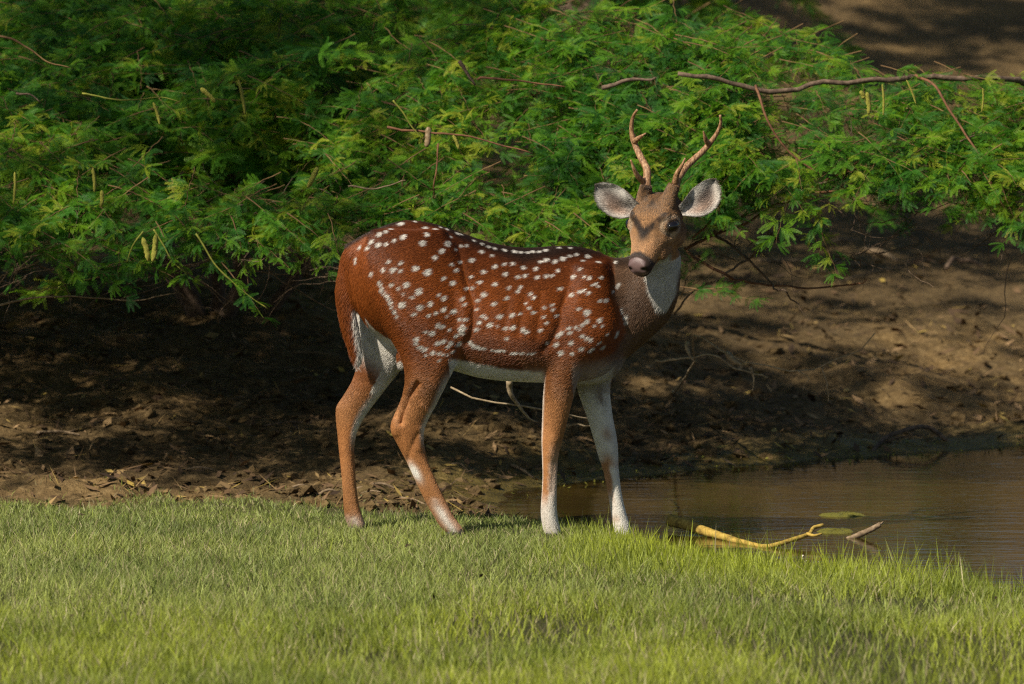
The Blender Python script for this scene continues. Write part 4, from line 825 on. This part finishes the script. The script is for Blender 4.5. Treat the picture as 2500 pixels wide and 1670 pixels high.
for pts, m, r in (([(1070, 350), (1068, 400), (1062, 440), (1070, 480)], M_RED, .003), ([(1165, 195), (1240, 192), (1310, 200), (1380, 212)], M_RED, .004), ([(945, 310), (985, 320), (1030, 325), (1110, 328), (1170, 340), (1230, 360), (1300, 375)], M_RED, .004), ([(1470, 215), (1540, 192), (1600, 190)], M_BARK, .008), ([(1120, 150), (1145, 185), (1160, 208)], M_BARK, .007),
                  ([(0, 88), (60, 115), (110, 145), (170, 165)], M_TWIG, .004), ([(200, 228), (260, 240), (320, 245), (400, 236), (440, 250)], M_GREEN, .003), ([(40, 228), (80, 235), (98, 250)], M_BARK, .004), ([(0, 745), (55, 730), (196, 728), (254, 728), (345, 730), (436, 714)], M_DEAD, .0035), ([(590, 560), (640, 640), (700, 690), (770, 735), (830, 760)], M_BARK, .0035), ([(600, 585), (700, 610), (800, 670), (850, 720)], M_BARK, .003), ([(0, 680), (50, 660), (100, 640), (130, 590)], M_DEAD, .003),
                  ([(60, 600), (130, 620), (200, 600), (280, 560)], M_RED, .003), ([(150, 560), (260, 580), (360, 570), (440, 540)], M_BARK, .003), ([(1195, 510), (1210, 560), (1240, 600)], M_RED, .004), ([(1290, 590), (1350, 570), (1400, 545)], M_RED, .004), ([(850, 455), (920, 462), (990, 440)], M_DEAD, .003)):
    limb('twig', [at(u, v, (.95 if v < 470 else 1.25)) for u, v in pts], r, r * .5, main, m, 22, 6, .015, .3)
for pts in ([(478, 570), (505, 615), (520, 640), (570, 690), (625, 735), (655, 755)], [(375, 560), (400, 600), (430, 650), (455, 670)], [(350, 565), (325, 600), (310, 640)], [(960, 245), (985, 275), (1005, 310), (1030, 340)]):
    limb('twig', [at(u, v, .9) for u, v in pts], .0032, .0016, main, M_GREEN, 20, 6, .006)
# yellow catkins, each its own part
tck = NT('catkin'); nk_ = tck.noise(420, 2); tck.l(tck.ramp(nk_, [(.3, (.26, .26, .03)), (.7, (.50, .47, .07))]), tck.b.inputs['Base Color']); tck.set(Roughness=.8); tck.bump(nk_, 1.0, .003)
tpl = NT('old_catkin'); tpl.l(tpl.ramp(tpl.noise(300, 2), [(.3, (.16, .10, .05)), (.7, (.38, .28, .16))]), tpl.b.inputs['Base Color'])
def catkin(a, b, w, root, y, mat=tck.m):
    A, B = at(*a, y), at(*b, y); n = 16; P = A + (B - A) * np.linspace(0, 1, n)[:, None]; P[:, 0] += .003 * np.sin(np.linspace(0, 3, n)); R = .85 * w / 810. * np.interp(np.linspace(0, 1, n), [0, .08, .2, .8, .95, 1], [.3, .8, 1, .95, .6, .15])
    v_, f_ = tube(P - np.array(root.location), R, 12, True, .5); obj('catkin', np_mesh('catkin', v_, f_, mat), root)
for a, b, w in (((490, 215), (526, 250), 7), ((582, 195), (598, 280), 5), ((374, 250), (390, 305), 5), ((774, 408), (750, 458), 8), ((348, 580), (362, 638), 8), ((380, 572), (372, 640), 8), ((248, 465), (246, 505), 6), ((226, 410), (230, 470), 5), ((36, 420), (32, 500), 4), ((1106, 330), (1120, 365), 5)): catkin(a, b, w, main, .82)
for a, b, w in (((2100, 222), (2108, 242), 6), ((2116, 225), (2121, 280), 7), ((2154, 205), (2156, 283), 3.5), ((2213, 195), (2236, 255), 3), ((2400, 215), (2396, 275), 3)): catkin(a, b, w, side, .98)
catkin((1045, 310), (1040, 360), 9, main, .85, tpl.m)

# taller trees behind and above: they close off the back and throw the dapples
def tree(loc, label, boxes, n, seed, sc, trunk):
    root = tag(empty('thorn_tree', (*loc, gz(*loc))), label, 'tree', 'thorn trees behind the bank'); b = Bush(); r = np.random.RandomState(seed); base = np.array(root.location)
    for k in range(n):
        x0, x1, y0, y1, z0, z1 = boxes[k % len(boxes)]; p = np.array([r.uniform(x0, x1), r.uniform(y0, y1), r.uniform(z0, z1)]); a = r.uniform(0, 6.28); b.spray(p, (math.cos(a), math.sin(a) - .25, r.uniform(-.5, .2)), r.uniform(.35, .7), sc * r.uniform(.9, 1.3), 1.0, .003)
    b.build(root)
    tk = limb('trunk', [base - [0, 0, .1], base + [.05, -.05, 1.0], base + [-.05, .1, trunk * .6], base + [.05, 0, trunk]], .11, .045, root, M_BARK, 24, 10, .1)
    for k in range(5):
        x0, x1, y0, y1, z0, z1 = boxes[k % len(boxes)]; e = np.array([r.uniform(x0, x1), r.uniform(y0, y1), (z0 + z1) / 2]); s_ = base + [0, 0, trunk * r.uniform(.55, .95)]
        limb('limb', [s_, (s_ + e) / 2 + [0, 0, .25], e], .04, .01, root, M_BARK, 20, 8, .15)
tree((-3.4, 3.4), 'thorn tree whose high crown shades the bank from above the picture', [(-4.8, -2.5, .6, 3.6, 3.5, 4.6), (-4.6, -2.3, -1.2, 1.0, 3.6, 4.6), (-4.6, -2.3, -1.2, 1.0, 3.6, 4.6), (-4.0, -1.6, .0, 1.6, 3.7, 4.5), (-4.0, -1.6, .0, 1.6, 3.7, 4.5), (-4.0, -1.6, .0, 1.6, 3.7, 4.5), (-2.2, -1.1, .3, 3.2, 3.8, 4.6)], 230, 31, 1.5, 4.0)
tree((-2.2, 6.6), 'dark leafy thorn tree standing behind the arching bush', [(-3.2, -.6, 5.2, 7.4, .7, 3.2), (-2.6, 0, 4.9, 6.6, 1.2, 2.6)], 190, 32, 1.5, 2.6)
tree((.2, 6.9), 'dark thorn tree standing farther along behind the arching bush', [(-.8, 1.0, 5.4, 7.6, .7, 3.0), (-.4, 1.2, 4.8, 6.2, 1.3, 2.4)], 170, 33, 1.5, 2.6)
tree((2.9, 9.0), 'thorn tree on the slope at the far side of the pond', [(1.2, 4.0, 7.6, 9.6, 2.6, 4.2), (.9, 2.4, 6.4, 8.2, 2.1, 3.0), (-2.4, .1, 7.0, 9.6, 3.8, 5.2), (-2.4, .1, 7.0, 9.6, 3.8, 5.2)], 360, 34, 1.8, 3.4)
tree((3.8, 14.0), 'distant thorn tree high on the slope beyond the pond', [(1.6, 5.0, 12, 15, 2.8, 5.0)], 110, 35, 2.0, 4.0)
tree((3.0, 15.0), 'added thicket of thorn trees, out of view, hiding the sky from the pond', [(-5, 9, 13.2, 16, 1.2, 5.8)], 330, 36, 3.0, 5.0)  # unseen trees, added so the water reflects less sky
# ---------------------------------------------------------------- fallen wood, algae and other small things
M_PALE = m_bark('pale_dead_wood', [(.3, (.2, .14, .08)), (.55, (.40, .31, .19)), (.8, (.58, .48, .34))], 70)
M_LOG = m_bark('wet_log', [(.3, (.14, .09, .016)), (.5, (.40, .27, .045)), (.75, (.62, .44, .11))], 45)
def thing_limb(name, label, cat, paths, mat, group=None, seg=10, wob=.004, jit=.18, part='fork'):
    """a fallen branch: its main stem is the object, side pieces are parts"""
    o0 = None
    for k, (pts, r0, r1) in enumerate(paths):
        P = smooth_path(pts, 28); P[1:-1] += wob * np.stack([fbm(P[1:-1] * 14 + 5 * c, 3) for c in range(3)], 1); R = (r0 + (r1 - r0) * np.linspace(0, 1, 28)) * (1 + .12 * fbm(P * 40, 2))
        c0 = P[0] if o0 is None else base
        v_, f_ = tube(P - c0, R, seg, True, jit)
        if o0 is None: base = c0; o0 = obj(name, np_mesh(name, v_, f_, mat)); o0.location = base; tag(o0, label, cat, group)
        else: obj(part, np_mesh(part, v_, f_, mat), o0)
    return o0
def dp(u, v, dz=.0): p = drop(u, v).copy(); p[2] += dz; return p
def wp(u, v, dz):
    """pixel on the pond's surface, then lifted by dz (the sight line meets that height)"""
    d = _f + _r * (u - 1250.0) / FPX + _u * (835.0 - v) / FPX; s = (ZW + dz - CAM[2]) / d[2]; return CAM + d * s
thing_limb('log', 'yellow-brown log half sunk in the pond, ending in a forked branch', 'log', [([wp(1636, 1270, .034), wp(1690, 1286, .024), wp(1740, 1303, .012), wp(1790, 1319, .004), wp(1830, 1330, -.002)], .019, .008), ([wp(1780, 1318, .004), wp(1840, 1330, .002), wp(1875, 1334, .004), wp(1934, 1318, .02), wp(1977, 1303, .032), wp(1992, 1286, .046), wp(2010, 1282, .05)], .0085, .006), ([wp(1970, 1304, .032), wp(1990, 1308, .03), wp(2006, 1304, .034)], .006, .003)], M_LOG)
y1 = wp(2085, 1313, 0)[1]
thing_limb('stump', 'short broken stub of wood sticking out of the pond', 'wood', [([at(2070, 1318, y1), at(2110, 1300, y1), at(2150, 1281, y1)], .010, .008), ([at(2146, 1283, y1), at(2156, 1275, y1)], .005, .002)], M_DEAD)
thing_limb('root', 'arched bare root on the mud at the far edge of the pond', 'root', [([dp(2122, 1105, -.01), at(2166, 1068, 2.5), at(2214, 1049, 2.55), at(2264, 1044, 2.6), dp(2320, 1078, -.005)], .007, .008), ([at(2140, 1090, 2.5), at(2190, 1070, 2.5), at(2250, 1062, 2.5)], .005, .002)], M_BARK)
yb = 1.5
thing_limb('dead_branch', 'pale dead branch with shreds of bark, held out low over the mud', 'branch', [([dp(1640, 960, 0), at(1690, 900, yb + .4), at(1734, 834, yb), at(1770, 859, yb), at(1814, 885, yb), at(1854, 894, yb), at(1905, 901, yb), at(1995, 899, yb), at(2050, 881, yb), at(2094, 857, yb), at(2137, 812, yb)], .006, .0016), ([at(1600, 880, yb), at(1680, 868, yb), at(1760, 878, yb), at(1800, 900, yb), at(1876, 922, yb)], .004, .002),
    ([at(1780, 862, yb), at(1800, 884, yb), at(1812, 892, yb)], .011, .003), ([at(1680, 835, yb), at(1690, 865, yb), at(1700, 880, yb)], .007, .002), ([at(1830, 900, yb), at(1838, 930, yb), at(1836, 950, yb)], .004, .001), ([at(1950, 902, yb), at(1974, 925, yb), at(1960, 952, yb)], .002, .001), ([at(2010, 898, yb), at(2012, 935, yb), at(2022, 980, yb)], .002, .001)], M_PALE, wob=.02)
thing_limb('bark_shred', 'pale curl of bark hanging below the belly of the stag on a thin twig', 'bark', [([at(1100, 945, .5), at(1150, 970, .5), at(1200, 980, .5), at(1246, 985, .5), at(1300, 995, .5), dp(1330, 1040)], .003, .002), ([at(1243, 928, .48), at(1252, 960, .5), at(1270, 990, .5), at(1290, 1015, .5), at(1312, 1030, .5)], .010, .002)], M_PALE, wob=.015)
for a, b, r, lab, m in (((775, 1212), (835, 1212), .005, 'pale dry stick lying on the mud right behind the rear hind foot', M_DEAD), ((872, 1198), (990, 1212), .005, 'long pale stick lying on the mud between the two hind feet', M_DEAD), ((978, 1220), (1042, 1238), .004, 'thin pale stick whose end touches the nearer hind leg at the mud', M_DEAD),
        ((880, 1210), (930, 1206), .003, 'very thin pale twig beside the long stick between the hind feet', M_DEAD), ((1248, 1140), (1302, 1170), .006, 'short bent pale stick on the dark mud behind the nearer front leg', M_DEAD), ((1095, 1140), (1145, 1155), .003, 'small thin stick on dark mud between hind and front legs', M_DEAD), ((700, 1200), (780, 1214), .004, 'pale stick on the mud just above the grass, behind the tail end', M_DEAD),
        ((455, 1150), (520, 1152), .004, 'short tan stick lying among the lumpy earth clods by the grass', M_DEAD), ((90, 1060), (195, 1066), .005, 'forked-looking grey stick in the half shade of the lumpy bank', M_DEAD), ((160, 1062), (300, 1022), .003, 'long thin rising twig on the shaded bank under the arching bush', M_DEAD), ((640, 1045), (760, 1035), .003, 'straight thin twig on the shaded bank beside the rear hock', M_BARK),
        ((1850, 640), (2120, 650), .007, 'long weathered stick lying across the bank under the drooping leaf spray', M_DEAD), ((2110, 615), (2190, 640), .014, 'stout tan broken stick at the top of the sunlit bank', M_DEAD), ((2340, 640), (2400, 655), .010, 'stout grey stick on the sunlit bank beyond the pond', M_BARK), ((2000, 605), (2110, 590), .006, 'slim tan stick at the shadow edge above the sunlit bank', M_DEAD),
        ((2310, 660), (2345, 640), .008, 'short grey stub of wood beside the stout grey stick', M_BARK), ((2050, 690), (2200, 655), .003, 'thin bare twig slanting across the sunlit bank', M_DEAD), ((620, 872), (830, 870), .004, 'long thin stick lying in the deep shade under the arching bush', M_DEAD), ((1480, 1170), (1500, 1120), .003, 'thin upright stem in the mud behind the farther front leg', M_DEAD)):
    p, q = dp(*a), dp(*b); md_ = (p + q) / 2; md_[2] = max(md_[2], gz(md_[0], md_[1])) + .012; p[2] += .006; q[2] += .006
    thing_limb('fallen_stick', lab, 'stick', [([p, md_, q], r, r * .6)], m, 'dry sticks on the bank')
tal = NT('algae'); na_ = tal.noise(120, 4); tal.l(tal.ramp(na_, [(.3, (.10, .10, .012)), (.6, (.27, .25, .03)), (.8, (.42, .38, .07))]), tal.b.inputs['Base Color']); tal.set(Roughness=.5); tal.bump(na_, .8, .006)
def mat_patch(c, rx, ry, label, seed):
    r = np.random.RandomState(seed); V = []; n = 40
    for j, (s, z) in enumerate(((0, .006), (.4, .0055), (.75, .004), (1.0, -.003))):
        for k in range(n):
            a = 2 * math.pi * k / n; w = s * (1 + .22 * fbm(np.array([[math.cos(a) * 2 + seed, math.sin(a) * 2, s]]), 3)[0]); V.append((rx * w * math.cos(a), ry * w * math.sin(a), z + .0025 * r.randn() * (s < 1)))
    F = [[j * n + k, j * n + (k + 1) % n, (j + 1) * n + (k + 1) % n, (j + 1) * n + k] for j in range(3) for k in range(n)]
    o = obj('algae_mat', np_mesh('algae_mat', np.array(V), F, tal.m)); o.location = c; tag(o, label, 'algae', 'algae mats on the pond')
mat_patch(wp(2057, 1258, 0), .088, .05, 'long olive mat of algae floating on open water beyond the broken stub', 1)
mat_patch(wp(2040, 1298, 0), .06, .06, 'small olive mat of algae floating at the tip of the forked log', 2)
# specks on the water at the near shore, dead leaves in the grass
def bits(name, label, n, fx, mat, seed, smin, smax):
    r = np.random.RandomState(seed); V = []; F = []
    for k in range(n):
        c = fx(r); s = r.uniform(smin, smax); a = r.rand() * 6.28; t = .5 * r.randn(); d = np.array([math.cos(a), math.sin(a), t]) * s; e = np.array([-math.sin(a), math.cos(a), .6 * r.randn()]) * s * .45; o = len(V)
        V += [c - d, c - e * .8, c + d, c + e + [0, 0, .3 * s]]; F.append([o, o + 1, o + 2, o + 3])
    return tag(obj(name, np_mesh(name, np.array(V), F, mat, False)), label, name.split('_')[-1], kind='stuff')
tsp = NT('pale_speck'); tsp.b.inputs['Base Color'].default_value = (.6, .56, .45, 1)
def near_shore(r):
    while True:
        p = wp(r.uniform(1850, 2500), r.uniform(1300, 1470), .003)
        if -.35 < pond_sd(p[:1], p[1:2])[0] < .05: return p
bits('floating_specks', 'pale specks of debris floating at the grassy pond edge', 70, near_shore, tsp.m, 4, .002, .006)
def far_shore(r):
    while True:
        x = r.uniform(.0, 1.8); y = r.uniform(1.2, 3.4); s = pond_sd(np.array([x]), np.array([y]))[0]
        if -.12 < s < .12: return np.array([x, y, max(ZW, gz(x, y)) + .004])
bits('yellow_leaflets', 'fallen yellow leaflets along the far pond edge', 260, far_shore, tck.m, 5, .003, .008)
def in_grass(r):
    x, y = r.uniform(-1.6, 1.7), r.uniform(-2.6, .4); return np.array([x, y, gz(x, y) + r.uniform(.01, .035)])
bits('dead_leaves', 'brown dead leaves caught in the grass', 60, in_grass, tl_.m, 6, .006, .016)
